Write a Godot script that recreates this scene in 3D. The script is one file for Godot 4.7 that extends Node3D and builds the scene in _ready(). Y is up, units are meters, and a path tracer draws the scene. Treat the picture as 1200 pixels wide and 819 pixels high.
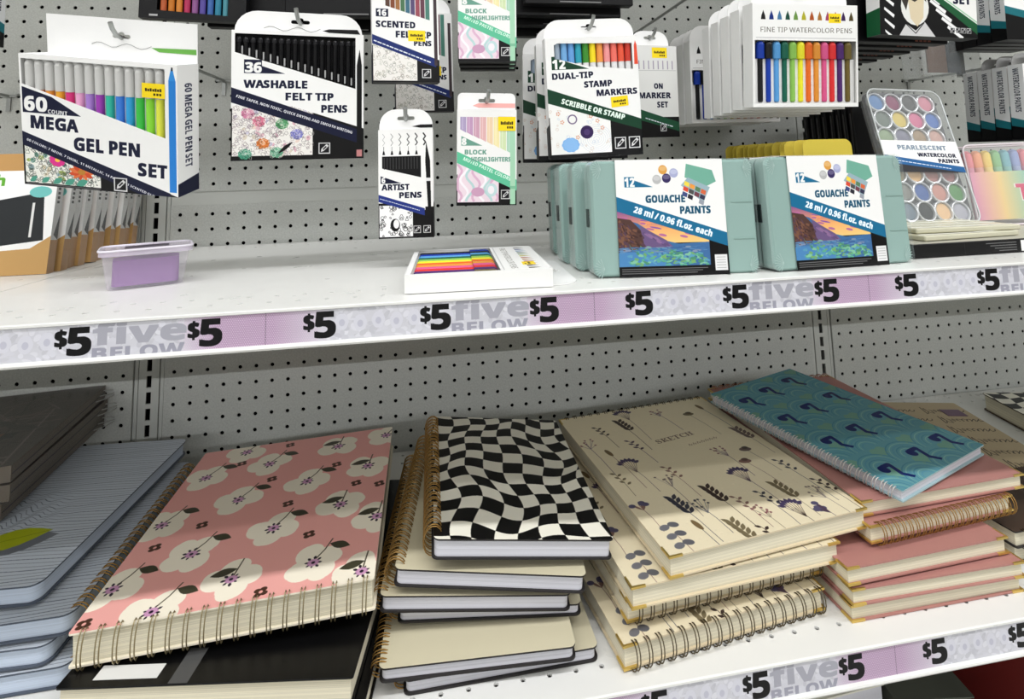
extends Node3D
# A shop gondola: peg panels, two shelves with price strips, art supplies above and notebooks below.
# All measures in this script are inches unless said otherwise; I turns them into metres.
const I := 0.0254
var rng := RandomNumberGenerator.new()
var used := {}
var M := {}
var fonts := {}
var glyph_cache := {}

# ------------------------------------------------------------------ mesh collector
class MB:
	var v := PackedVector3Array()
	var n := PackedVector3Array()
	var uv := PackedVector2Array()
	var xf := Transform3D()
	func tri(a: Vector3, b: Vector3, c: Vector3, na: Vector3, nb: Vector3, nc: Vector3, ua := Vector2.ZERO, ub := Vector2.ZERO, uc := Vector2.ZERO) -> void:
		if (b - a).cross(c - a).dot(na + nb + nc) > 0.0:
			var t := b; b = c; c = t
			t = nb; nb = nc; nc = t
			var tu := ub; ub = uc; uc = tu
		for p in [a, b, c]:
			v.append(xf * p * 0.0254)
		for q in [na, nb, nc]:
			n.append((xf.basis * q).normalized())
		uv.append(ua); uv.append(ub); uv.append(uc)
	func quad(a: Vector3, b: Vector3, c: Vector3, d: Vector3, nm: Vector3, ua := Vector2.ZERO, ub := Vector2(1, 0), uc := Vector2(1, 1), ud := Vector2(0, 1)) -> void:
		tri(a, b, c, nm, nm, nm, ua, ub, uc)
		tri(a, c, d, nm, nm, nm, ua, uc, ud)
	func box(lo: Vector3, hi: Vector3) -> void:
		for ax in 3:
			for s in [0, 1]:
				var nm := Vector3.ZERO
				nm[ax] = 1.0 if s else -1.0
				var u := (ax + 1) % 3
				var w := (ax + 2) % 3
				if ax == 0: u = 2; w = 1
				elif ax == 1: u = 0; w = 2
				else: u = 0; w = 1
				var p := []
				for k in [[0, 0], [1, 0], [1, 1], [0, 1]]:
					var q := Vector3.ZERO
					q[ax] = hi[ax] if s else lo[ax]
					q[u] = hi[u] if k[0] else lo[u]
					q[w] = hi[w] if k[1] else lo[w]
					p.append(q)
				quad(p[0], p[1], p[2], p[3], nm, Vector2(0, 1), Vector2(1, 1), Vector2(1, 0), Vector2(0, 0))
	func cbox(lo: Vector3, hi: Vector3, b: float) -> void:
		var c := (lo + hi) / 2.0
		var h := (hi - lo) / 2.0
		var corner := func(s: Vector3, ax: int) -> Vector3:
			var q := Vector3(h.x - b, h.y - b, h.z - b)
			q[ax] = h[ax]
			return c + Vector3(q.x * s.x, q.y * s.y, q.z * s.z)
		for ax in 3:
			var u := (ax + 1) % 3
			var w := (ax + 2) % 3
			for s in [-1.0, 1.0]:
				var nm := Vector3.ZERO
				nm[ax] = s
				var p := []
				for k in [[-1, -1], [1, -1], [1, 1], [-1, 1]]:
					var sg := Vector3.ZERO
					sg[ax] = s; sg[u] = k[0]; sg[w] = k[1]
					p.append(corner.call(sg, ax))
				quad(p[0], p[1], p[2], p[3], nm)
			for su in [-1.0, 1.0]:
				for sw in [-1.0, 1.0]:
					var s1 := Vector3.ZERO
					s1[ax] = -1; s1[u] = su; s1[w] = sw
					var s2 := s1
					s2[ax] = 1
					var nm2 := Vector3.ZERO
					nm2[u] = su; nm2[w] = sw
					quad(corner.call(s1, u), corner.call(s2, u), corner.call(s2, w), corner.call(s1, w), nm2.normalized())
		for sx in [-1.0, 1.0]:
			for sy in [-1.0, 1.0]:
				for sz in [-1.0, 1.0]:
					var s := Vector3(sx, sy, sz)
					var nm := s.normalized()
					tri(corner.call(s, 0), corner.call(s, 1), corner.call(s, 2), nm, nm, nm)
	# cap of a polygon in the xy plane at z
	func cap(poly: PackedVector2Array, z: float, nz: float, rect := Rect2(0, 0, 1, 1)) -> void:
		var ix := Geometry2D.triangulate_polygon(poly)
		for k in range(0, ix.size(), 3):
			var p := []
			var u := []
			for j in 3:
				var q := poly[ix[k + j]]
				p.append(Vector3(q.x, q.y, z))
				u.append(Vector2((q.x - rect.position.x) / rect.size.x, 1.0 - (q.y - rect.position.y) / rect.size.y))
			var nm := Vector3(0, 0, nz)
			tri(p[0], p[1], p[2], nm, nm, nm, u[0], u[1], u[2])
	func rim(poly: PackedVector2Array, z0: float, z1: float, smooth := false) -> void:
		var m := poly.size()
		var sgn := -1.0 if Geometry2D.is_polygon_clockwise(poly) else 1.0
		var en := []
		for k in m:
			var e := poly[(k + 1) % m] - poly[k]
			en.append(Vector3(e.y * sgn, -e.x * sgn, 0).normalized())
		var run := 0.0
		for k in m:
			var a := poly[k]
			var b := poly[(k + 1) % m]
			var na: Vector3 = en[k]
			var nb: Vector3 = en[k]
			if smooth:
				if en[k].dot(en[(k + m - 1) % m]) > 0.5: na = (en[k] + en[(k + m - 1) % m]).normalized()
				if en[k].dot(en[(k + 1) % m]) > 0.5: nb = (en[k] + en[(k + 1) % m]).normalized()
			var l := a.distance_to(b)
			tri(Vector3(a.x, a.y, z0), Vector3(b.x, b.y, z0), Vector3(b.x, b.y, z1), na, nb, nb, Vector2(run, 1), Vector2(run + l, 1), Vector2(run + l, 0))
			tri(Vector3(a.x, a.y, z0), Vector3(b.x, b.y, z1), Vector3(a.x, a.y, z1), na, nb, na, Vector2(run, 1), Vector2(run + l, 0), Vector2(run, 0))
			run += l
	func prism(poly: PackedVector2Array, z0: float, z1: float, smooth := false, rect := Rect2(0, 0, 1, 1)) -> void:
		cap(poly, z1, 1, rect)
		cap(poly, z0, -1, rect)
		rim(poly, z0, z1, smooth)
	func tube(pts: PackedVector3Array, r: float, sides := 6, closed := false, ends := true) -> void:
		var m := pts.size()
		var rings := []
		var prev := Vector3.ZERO
		for k in m:
			var d: Vector3
			if closed: d = pts[(k + 1) % m] - pts[(k + m - 1) % m]
			else: d = pts[mini(k + 1, m - 1)] - pts[maxi(k - 1, 0)]
			d = d.normalized()
			var side := prev
			if side == Vector3.ZERO or absf(side.dot(d)) > 0.95:
				side = d.cross(Vector3.UP if absf(d.y) < 0.9 else Vector3.RIGHT)
			side = (side - d * side.dot(d)).normalized()
			prev = side
			var up := d.cross(side)
			var ring := []
			for s in sides:
				var a := TAU * s / sides
				ring.append(side * cos(a) + up * sin(a))
			rings.append(ring)
		for k in (m if closed else m - 1):
			var k2 := (k + 1) % m
			for s in sides:
				var s2 := (s + 1) % sides
				var a: Vector3 = rings[k][s]
				var b: Vector3 = rings[k][s2]
				var c: Vector3 = rings[k2][s2]
				var d: Vector3 = rings[k2][s]
				tri(pts[k] + a * r, pts[k] + b * r, pts[k2] + c * r, a, b, c)
				tri(pts[k] + a * r, pts[k2] + c * r, pts[k2] + d * r, a, c, d)
		if ends and not closed:
			for e in [0, m - 1]:
				var nm := (pts[0] - pts[1]).normalized() if e == 0 else (pts[m - 1] - pts[m - 2]).normalized()
				for s in range(1, sides - 1):
					tri(pts[e] + rings[e][0] * r, pts[e] + rings[e][s] * r, pts[e] + rings[e][s + 1] * r, nm, nm, nm)
	# profile of (radius, y) turned about the y axis
	func lathe(prof: PackedVector2Array, sides := 12, at := Vector3.ZERO) -> void:
		for k in prof.size() - 1:
			var a := prof[k]
			var b := prof[k + 1]
			var e := b - a
			var nr := Vector2(e.y, -e.x).normalized()
			for s in sides:
				var t0 := TAU * s / sides
				var t1 := TAU * (s + 1) / sides
				var n0 := Vector3(nr.x * cos(t0), nr.y, nr.x * sin(t0))
				var n1 := Vector3(nr.x * cos(t1), nr.y, nr.x * sin(t1))
				var p0 := at + Vector3(a.x * cos(t0), a.y, a.x * sin(t0))
				var p1 := at + Vector3(a.x * cos(t1), a.y, a.x * sin(t1))
				var p2 := at + Vector3(b.x * cos(t1), b.y, b.x * sin(t1))
				var p3 := at + Vector3(b.x * cos(t0), b.y, b.x * sin(t0))
				if a.x > 0.0001: tri(p0, p1, p2, n0, n1, n1)
				if b.x > 0.0001: tri(p0, p2, p3, n0, n1, n0)
	func into(mesh: ArrayMesh, m: Material) -> void:
		if v.is_empty(): return
		var arr := []
		arr.resize(Mesh.ARRAY_MAX)
		arr[Mesh.ARRAY_VERTEX] = v
		arr[Mesh.ARRAY_NORMAL] = n
		arr[Mesh.ARRAY_TEX_UV] = uv
		mesh.add_surface_from_arrays(Mesh.PRIMITIVE_TRIANGLES, arr)
		mesh.surface_set_material(mesh.get_surface_count() - 1, m)

func rrect(x0: float, y0: float, x1: float, y1: float, r: float, seg := 4) -> PackedVector2Array:
	var p := PackedVector2Array()
	if r <= 0.001:
		return PackedVector2Array([Vector2(x0, y0), Vector2(x1, y0), Vector2(x1, y1), Vector2(x0, y1)])
	for c in [[x1 - r, y0 + r, -PI / 2], [x1 - r, y1 - r, 0.0], [x0 + r, y1 - r, PI / 2], [x0 + r, y0 + r, PI]]:
		for k in seg + 1:
			var a: float = c[2] + PI / 2 * k / seg
			p.append(Vector2(c[0] + r * cos(a), c[1] + r * sin(a)))
	return p

# outline with openings, as simple polygons (cut in halves through the openings)
func with_holes(outer: PackedVector2Array, holes: Array) -> Array:
	var parts := [outer]
	var big := 100.0
	for h in holes:
		var cx := 0.0
		for q in h: cx += q.x / h.size()
		var next := []
		for p in parts:
			for half in [PackedVector2Array([Vector2(-big, -big), Vector2(cx, -big), Vector2(cx, big), Vector2(-big, big)]), PackedVector2Array([Vector2(cx, -big), Vector2(big, -big), Vector2(big, big), Vector2(cx, big)])]:
				for q in Geometry2D.intersect_polygons(p, half):
					for w in Geometry2D.clip_polygons(q, h):
						if not Geometry2D.is_polygon_clockwise(w): next.append(w)
		parts = next
	return parts

# ------------------------------------------------------------------ scene helpers
func numbered(called: String) -> String:
	if not used.has(called):
		used[called] = 0
		return called
	used[called] += 1
	return "%s_%03d" % [called, used[called]]

func tag(o: Node3D, label: String, category: String, group := "") -> void:
	o.set_meta("label", label)
	o.set_meta("category", category)
	if group: o.set_meta("group", group)

func thing(called: String, label: String, category: String, at := Vector3.ZERO, turn := Vector3.ZERO, group := "") -> Node3D:
	var o := Node3D.new()
	o.name = numbered(called)
	add_child(o)
	o.position = at * I
	o.rotation_degrees = turn
	tag(o, label, category, group)
	return o

func part(parent: Node3D, called: String, pairs: Array, at := Vector3.ZERO) -> MeshInstance3D:
	var mesh := ArrayMesh.new()
	for p in pairs: p[0].into(mesh, p[1])
	var o := MeshInstance3D.new()
	o.name = called
	o.mesh = mesh
	o.position = at * I
	parent.add_child(o, true)
	return o

func again(parent: Node3D, called: String, mesh: Mesh, at: Vector3, m: Material = null) -> MeshInstance3D:
	var o := MeshInstance3D.new()
	o.name = called
	o.mesh = mesh
	if m: o.material_override = m
	o.position = at * I
	parent.add_child(o, true)
	return o

func copy(o: Node3D, at: Vector3, turn: Vector3, label: String, group := "") -> Node3D:
	var c: Node3D = o.duplicate()
	c.name = numbered(String(o.name).trim_suffix("_001").get_slice("@", 0))
	add_child(c)
	c.position = at * I
	c.rotation_degrees = turn
	c.set_meta("label", label)
	if group: c.set_meta("group", group)
	return c

func mat(col: Color, rough := 0.6, metal := 0.0, tex: Texture2D = null) -> StandardMaterial3D:
	var m := StandardMaterial3D.new()
	m.albedo_color = col
	m.roughness = rough
	m.metallic = metal
	if metal == 0.0: m.metallic_specular = 0.36
	if tex:
		m.albedo_texture = tex
		m.texture_filter = BaseMaterial3D.TEXTURE_FILTER_LINEAR_WITH_MIPMAPS_ANISOTROPIC
	return m

func clear_mat(col: Color, alpha: float, rough := 0.05) -> StandardMaterial3D:
	var m := mat(Color(col, alpha), rough)
	m.transparency = BaseMaterial3D.TRANSPARENCY_ALPHA
	return m

# ------------------------------------------------------------------ print: drawn at double size, then halved
func cv(w: int, h: int, c: Color) -> Image:
	var im := Image.create(w * 2, h * 2, false, Image.FORMAT_RGBA8)
	im.fill(c)
	return im

func done(im: Image) -> ImageTexture:
	im.shrink_x2()
	return ImageTexture.create_from_image(im)

func fp(im: Image, pts: PackedVector2Array, c: Color, s := 2.0) -> void:
	var m := pts.size()
	var lo := INF
	var hi := -INF
	for p in pts:
		lo = minf(lo, p.y * s); hi = maxf(hi, p.y * s)
	var w := im.get_width()
	for y in range(maxi(0, int(floor(lo - 0.5))), mini(im.get_height(), int(ceil(hi + 0.5)))):
		var yc := y + 0.5
		var xs := PackedFloat32Array()
		for k in m:
			var a := pts[k] * s
			var b := pts[(k + 1) % m] * s
			if (a.y <= yc) != (b.y <= yc):
				xs.append(a.x + (yc - a.y) / (b.y - a.y) * (b.x - a.x))
		xs.sort()
		for k in range(0, xs.size() - 1, 2):
			var x0 := clampi(roundi(xs[k]), 0, w)
			var x1 := clampi(roundi(xs[k + 1]), 0, w)
			if x1 > x0: im.fill_rect(Rect2i(x0, y, x1 - x0, 1), c)

func rc(im: Image, x0: float, y0: float, x1: float, y1: float, c: Color) -> void:
	im.fill_rect(Rect2i(roundi(x0 * 2), roundi(y0 * 2), roundi((x1 - x0) * 2), roundi((y1 - y0) * 2)), c)

func pg(im: Image, xy: Array, c: Color) -> void:
	var p := PackedVector2Array()
	for k in range(0, xy.size(), 2): p.append(Vector2(xy[k], xy[k + 1]))
	fp(im, p, c)

func el(im: Image, x: float, y: float, rx: float, ry: float, c: Color, turn := 0.0) -> void:
	var p := PackedVector2Array()
	var m := 10 if rx < 4 else 20
	for k in m: p.append(Vector2(x, y) + Vector2(rx * cos(TAU * k / m), ry * sin(TAU * k / m)).rotated(turn))
	fp(im, p, c)

func ln(im: Image, pts: PackedVector2Array, w: float, c: Color) -> void:
	for k in pts.size() - 1:
		var d := (pts[k + 1] - pts[k]).normalized().orthogonal() * w / 2
		fp(im, PackedVector2Array([pts[k] + d, pts[k + 1] + d, pts[k + 1] - d, pts[k] - d]), c)
		if w > 1.4: el(im, pts[k].x, pts[k].y, w / 2, w / 2, c)

func leaf(im: Image, a: Vector2, b: Vector2, fat: float, c: Color) -> void:
	var d := (b - a).orthogonal() * fat
	var p := PackedVector2Array()
	for k in 7: p.append(a.lerp(b, k / 6.0) + d * sin(PI * k / 6.0))
	for k in 7: p.append(b.lerp(a, k / 6.0) - d * sin(PI * k / 6.0))
	fp(im, p, c)

# lettering: the outlines of a font, filled; x, y is the left end of the baseline, cap the height of capitals
func tx(im: Image, s: String, x: float, y: float, cap: float, c: Color, turn := 0.0, wide := 1.0, bold := true, fit := 0.0, serif := false) -> void:
	var key := "%s%s%s" % [s, bold, serif]
	if not glyph_cache.has(key):
		var fk := "%s%s" % [bold, serif]
		if not fonts.has(fk):
			var f := SystemFont.new()
			f.font_names = ["Droid Serif" if serif else "Droid Sans"]
			f.font_weight = 700 if bold else 400
			fonts[fk] = f
		var t := TextMesh.new()
		t.font = fonts[fk]
		t.font_size = 32
		t.depth = 0.0
		t.pixel_size = 1.0
		t.curve_step = 3.0
		t.horizontal_alignment = HORIZONTAL_ALIGNMENT_LEFT
		t.vertical_alignment = VERTICAL_ALIGNMENT_BOTTOM
		t.text = s
		glyph_cache[key] = [t.get_mesh_arrays()[0], t.get_aabb()]
	var vs: PackedVector3Array = glyph_cache[key][0]
	var bb: AABB = glyph_cache[key][1]
	var k := cap / 23.0
	var kx := k * wide
	if fit > 0.0: kx = fit / bb.size.x
	var offs := [Vector2.ZERO]
	if bold and cap >= 16 and not serif:   # heavier strokes for display lettering
		var d := cap * .035
		offs = [Vector2(-d, -d), Vector2(d, -d), Vector2(d, d), Vector2(-d, d)]
	for i in range(0, vs.size() - 2, 3):
		for off in offs:
			var p := PackedVector2Array()
			for j in 3: p.append(Vector2(x, y) + off + Vector2((vs[i + j].x - bb.position.x) * kx, -(vs[i + j].y - 8.0) * k).rotated(turn))
			fp(im, p, c)

func scribble(im: Image, r: Rect2, count: int, cols: Array, w := 0.8) -> void:
	for k in count:
		var p := Vector2(rng.randf_range(r.position.x, r.end.x), rng.randf_range(r.position.y, r.end.y))
		var rad := rng.randf_range(2, 8)
		var pts := PackedVector2Array()
		var a0 := rng.randf() * TAU
		var lobes := rng.randi_range(1, 5)
		for j in 14:
			var a := a0 + TAU * j / 12.0
			var q := p + Vector2(cos(a), sin(a)) * rad * (1.0 + 0.3 * sin(lobes * a))
			pts.append(Vector2(clampf(q.x, r.position.x, r.end.x), clampf(q.y, r.position.y, r.end.y)))
		ln(im, pts, w, cols[k % cols.size()])

func badge(im: Image, x: float, y: float, s: float, ink := Color(0.85, 0.85, 0.85), ground := Color(0.05, 0.05, 0.07)) -> void:
	rc(im, x, y, x + s, y + s, ink)
	rc(im, x + s * 0.09, y + s * 0.09, x + s * 0.91, y + s * 0.91, ground)
	pg(im, [x + s * .2, y + s * .85, x + s * .25, y + s * .55, x + s * .7, y + s * .12, x + s * .88, y + s * .3, x + s * .45, y + s * .75], ink)
	pg(im, [x + s * .35, y + s * .58, x + s * .62, y + s * .3, x + s * .7, y + s * .38, x + s * .42, y + s * .66], ground)

func sticker(im: Image, x: float, y: float, w: float, h: float) -> void:
	rc(im, x, y, x + w, y + h, Color(0.98, 0.86, 0.12))
	for k in 7:
		var a := x + w * (.14 + .105 * k)
		rc(im, a, y + h * (.34 + .05 * (k % 2)), a + w * .08, y + h * .56, Color(.2, .16, .03))
	for k in 3:
		rc(im, x + w * (.5 + .13 * k), y + h * .68, x + w * (.59 + .13 * k), y + h * .84, Color(.2, .16, .03))

# a line of print too small to read
func dashes(im: Image, x: float, y: float, hgt: float, turn: float, length: float, c := Color(.9, .92, .95)) -> void:
	var d := 0.0
	while d < length:
		var l := hgt * rng.randf_range(.9, 2.6)
		var a := Vector2(x, y) + Vector2(d, 0).rotated(turn)
		ln(im, PackedVector2Array([a, a + Vector2(l, 0).rotated(turn)]), hgt * .7, c)
		d += l + hgt * .7

# ------------------------------------------------------------------ surfaces
const NAVY := Color(0.055, 0.075, 0.19)
const INK := Color(0.02, 0.02, 0.028)
const PAPER := Color(0.95, 0.95, 0.945)

func make_materials() -> void:
	var nt := NoiseTexture2D.new()
	nt.width = 256; nt.height = 256; nt.seamless = true
	var fn := FastNoiseLite.new()
	fn.seed = 4; fn.frequency = 0.02; fn.fractal_octaves = 4
	nt.noise = fn
	var g := Gradient.new()
	g.set_color(0, Color(0.26, 0.26, 0.26)); g.set_color(1, Color(0.38, 0.38, 0.38))
	nt.color_ramp = g
	var pt := NoiseTexture2D.new()
	pt.width = 256; pt.height = 256; pt.seamless = true
	var fp2 := FastNoiseLite.new()
	fp2.seed = 9; fp2.frequency = 0.12; fp2.fractal_octaves = 3
	pt.noise = fp2
	var g2 := Gradient.new()
	g2.set_color(0, Color(0.9, 0.9, 0.9)); g2.set_color(1, Color(1, 1, 1))
	pt.color_ramp = g2
	M.peg = mat(Color(0.80, 0.81, 0.79), 0.55, 0.0, pt)
	M.peg.uv1_triplanar = true
	M.peg.uv1_world_triplanar = true
	M.peg.uv1_scale = Vector3.ONE * 9.0
	M.upright = mat(Color(0.78, 0.79, 0.77), 0.5)
	M.void = mat(Color(0.03, 0.03, 0.035), 0.9)
	M.shelf = mat(Color(0.90, 0.90, 0.885), 0.3)
	M.shelf.metallic_specular = 0.5
	M.shelf.roughness_texture = nt
	M.shelf.roughness = 1.0
	M.shelf.uv1_triplanar = true
	M.shelf.uv1_world_triplanar = true
	M.shelf.uv1_scale = Vector3.ONE * 4.0
	M.hook = mat(Color(0.62, 0.63, 0.62), 0.35, 0.8)
	M.card = mat(PAPER, 0.45)
	M.card_side = mat(Color(0.93, 0.93, 0.92), 0.5)
	M.black = mat(INK, 0.4)
	M.navy = mat(NAVY, 0.45)
	M.kraft = mat(Color(0.72, 0.56, 0.34), 0.7)
	M.bronze = mat(Color(0.62, 0.48, 0.26), 0.35, 0.75)
	M.darkwire = mat(Color(0.36, 0.32, 0.24), 0.4, 0.7)
	M.greywire = mat(Color(0.78, 0.77, 0.76), 0.4, 0.4)
	M.copper = mat(Color(0.70, 0.47, 0.36), 0.4, 0.7)
	M.gold = mat(Color(0.86, 0.74, 0.42), 0.3, 0.85)
	M.clear = clear_mat(Color(0.95, 0.97, 0.97), 0.1)
	# page edges: fine uneven lines of stacked sheets
	for kind in [["white", Color(0.88, 0.88, 0.91)], ["cream", Color(0.93, 0.90, 0.80)], ["blue", Color(0.80, 0.85, 0.92)]]:
		var im := Image.create(64, 64, false, Image.FORMAT_RGBA8)
		for y in 64:
			var k := rng.randf_range(0.86, 1.0)
			for x in 64:
				var c: Color = kind[1] * (k * rng.randf_range(0.985, 1.0))
				im.set_pixel(x, y, Color(c.r, c.g, c.b))
		var m := mat(Color.WHITE, 0.8, 0.0, ImageTexture.create_from_image(im))
		M["pages_" + kind[0]] = m

# panel of one inch cells, each with a round hole; xs, ys are the hole positions
func punched(mb: MB, x0: float, x1: float, y0: float, y1: float, xs: Array, ys: Array, r: float, depth: float, cell := Vector2(1, 1)) -> void:
	var up := Vector3(0, 0, 1)
	var hx := cell.x / 2
	var hy := cell.y / 2
	var ring := []
	var outer := []
	for k in 8:
		var a := TAU * k / 8.0
		ring.append(Vector2(cos(a), sin(a)) * r)
		outer.append(Vector2([hx, hx, 0, -hx, -hx, -hx, 0, hx][k], [0, hy, hy, hy, 0, -hy, -hy, -hy][k]))
	for x in xs:
		for y in ys:
			var c := Vector2(x, y)
			for k in 8:
				var j := (k + 1) % 8
				var p0: Vector2 = c + outer[k]
				var p1: Vector2 = c + outer[j]
				var q0: Vector2 = c + ring[k]
				var q1: Vector2 = c + ring[j]
				mb.quad(Vector3(p0.x, p0.y, 0), Vector3(p1.x, p1.y, 0), Vector3(q1.x, q1.y, 0), Vector3(q0.x, q0.y, 0), up)
				var nm := -Vector3(ring[k].x + ring[j].x, ring[k].y + ring[j].y, 0).normalized()
				mb.quad(Vector3(q0.x, q0.y, 0), Vector3(q1.x, q1.y, 0), Vector3(q1.x, q1.y, -depth), Vector3(q0.x, q0.y, -depth), nm)
	var gx0: float = xs[0] - hx
	var gx1: float = xs[-1] + hx
	var gy0: float = ys[0] - hy
	var gy1: float = ys[-1] + hy
	for f in [[x0, gx0, y0, y1], [gx1, x1, y0, y1], [gx0, gx1, y0, gy0], [gx0, gx1, gy1, y1]]:
		if f[1] - f[0] > 0.001 and f[3] - f[2] > 0.001:
			mb.quad(Vector3(f[0], f[2], 0), Vector3(f[1], f[2], 0), Vector3(f[1], f[3], 0), Vector3(f[0], f[3], 0), up)

func steps(a: float, b: float, s := 1.0) -> Array:
	var o := []
	var x := a
	while x <= b + 0.001:
		o.append(x)
		x += s
	return o

func structure(called: String) -> Node3D:
	var o := Node3D.new()
	o.name = called
	o.set_meta("kind", "structure")
	add_child(o)
	return o

const SHELF_FRONT_UP := 19.5
const SHELF_FRONT_LOW := 19.12

func shelf(parent: Node3D, x0: float, x1: float, top: float, front: float, holes: bool) -> void:
	var mb := MB.new()
	var zf := front - 0.62
	if holes:
		# top sheet is laid out in a plane whose y runs to the back
		mb.xf = Transform3D(Basis(Vector3(1, 0, 0), Vector3(0, 0, -1), Vector3(0, 1, 0)), Vector3(0, top, 0))
		var xs := steps(ceilf(x0 + 0.9), floorf(x1 - 0.9))
		punched(mb, x0, x1, -(front - 0.3), -(zf - 2.16), xs, [-(zf - 0.54) + 0.0, -(zf - 0.54) + 1.08], 0.1, 0.1, Vector2(1, 1.08))
		punched(mb, x0, x1, -2.3, -0.25, xs, [-1.75, -0.75], 0.1, 0.1, Vector2(1, 1))
		mb.quad(Vector3(x0, -(zf - 2.16), 0), Vector3(x1, -(zf - 2.16), 0), Vector3(x1, -2.3, 0), Vector3(x0, -2.3, 0), Vector3(0, 0, 1))
		mb.xf = Transform3D()
	else:
		mb.quad(Vector3(x0, top, 0.25), Vector3(x1, top, 0.25), Vector3(x1, top, front - 0.3), Vector3(x0, top, front - 0.3), Vector3.UP)
	# folded front edge with the price channel, and the underside; profile in (z, y)
	var pr := [[front - 0.3, top], [front - 0.06, top], [front, top - 0.03], [front, top - 0.1], [front - 0.07, top - 0.13], [front - 0.07, top - 1.17], [front + 0.07, top - 1.2], [front + 0.09, top - 1.26], [front + 0.05, top - 1.33], [front - 0.25, top - 1.33], [front - 0.25, top - 1.05], [0.25, top - 1.05], [0.25, top]]
	for k in pr.size() - 1:
		var a: Array = pr[k]
		var b: Array = pr[k + 1]
		var nm := Vector3(0, -(b[0] - a[0]), b[1] - a[1]) * -1.0
		mb.quad(Vector3(x0, a[1], a[0]), Vector3(x1, a[1], a[0]), Vector3(x1, b[1], b[0]), Vector3(x0, b[1], b[0]), nm.normalized())
	for x in [x0, x1]:
		var poly := PackedVector2Array()
		for q in pr: poly.append(Vector2(q[0], q[1]))
		var ix := Geometry2D.triangulate_polygon(poly)
		var nx := Vector3(-1 if x == x0 else 1, 0, 0)
		for k in range(0, ix.size(), 3):
			mb.tri(Vector3(x, poly[ix[k]].y, poly[ix[k]].x), Vector3(x, poly[ix[k + 1]].y, poly[ix[k + 1]].x), Vector3(x, poly[ix[k + 2]].y, poly[ix[k + 2]].x), nx, nx, nx)
	part(parent, "shelf_tray", [[mb, M.shelf]])
	var br := MB.new()   # the tray's bracket arms at both ends
	for x in [x0 + 0.06, x1 - 0.14]:
		br.xf = Transform3D(Basis(Vector3(0, 0, 1), Vector3(0, 1, 0), Vector3(-1, 0, 0)), Vector3(x + 0.08, 0, 0))
		br.prism(PackedVector2Array([Vector2(0.1, top - 3.0), Vector2(front * 0.8, top - 1.4), Vector2(front * 0.8, top - 1.06), Vector2(0.1, top - 1.06)]), 0, 0.08)
	part(parent, "bracket", [[br, M.upright]])

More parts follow.
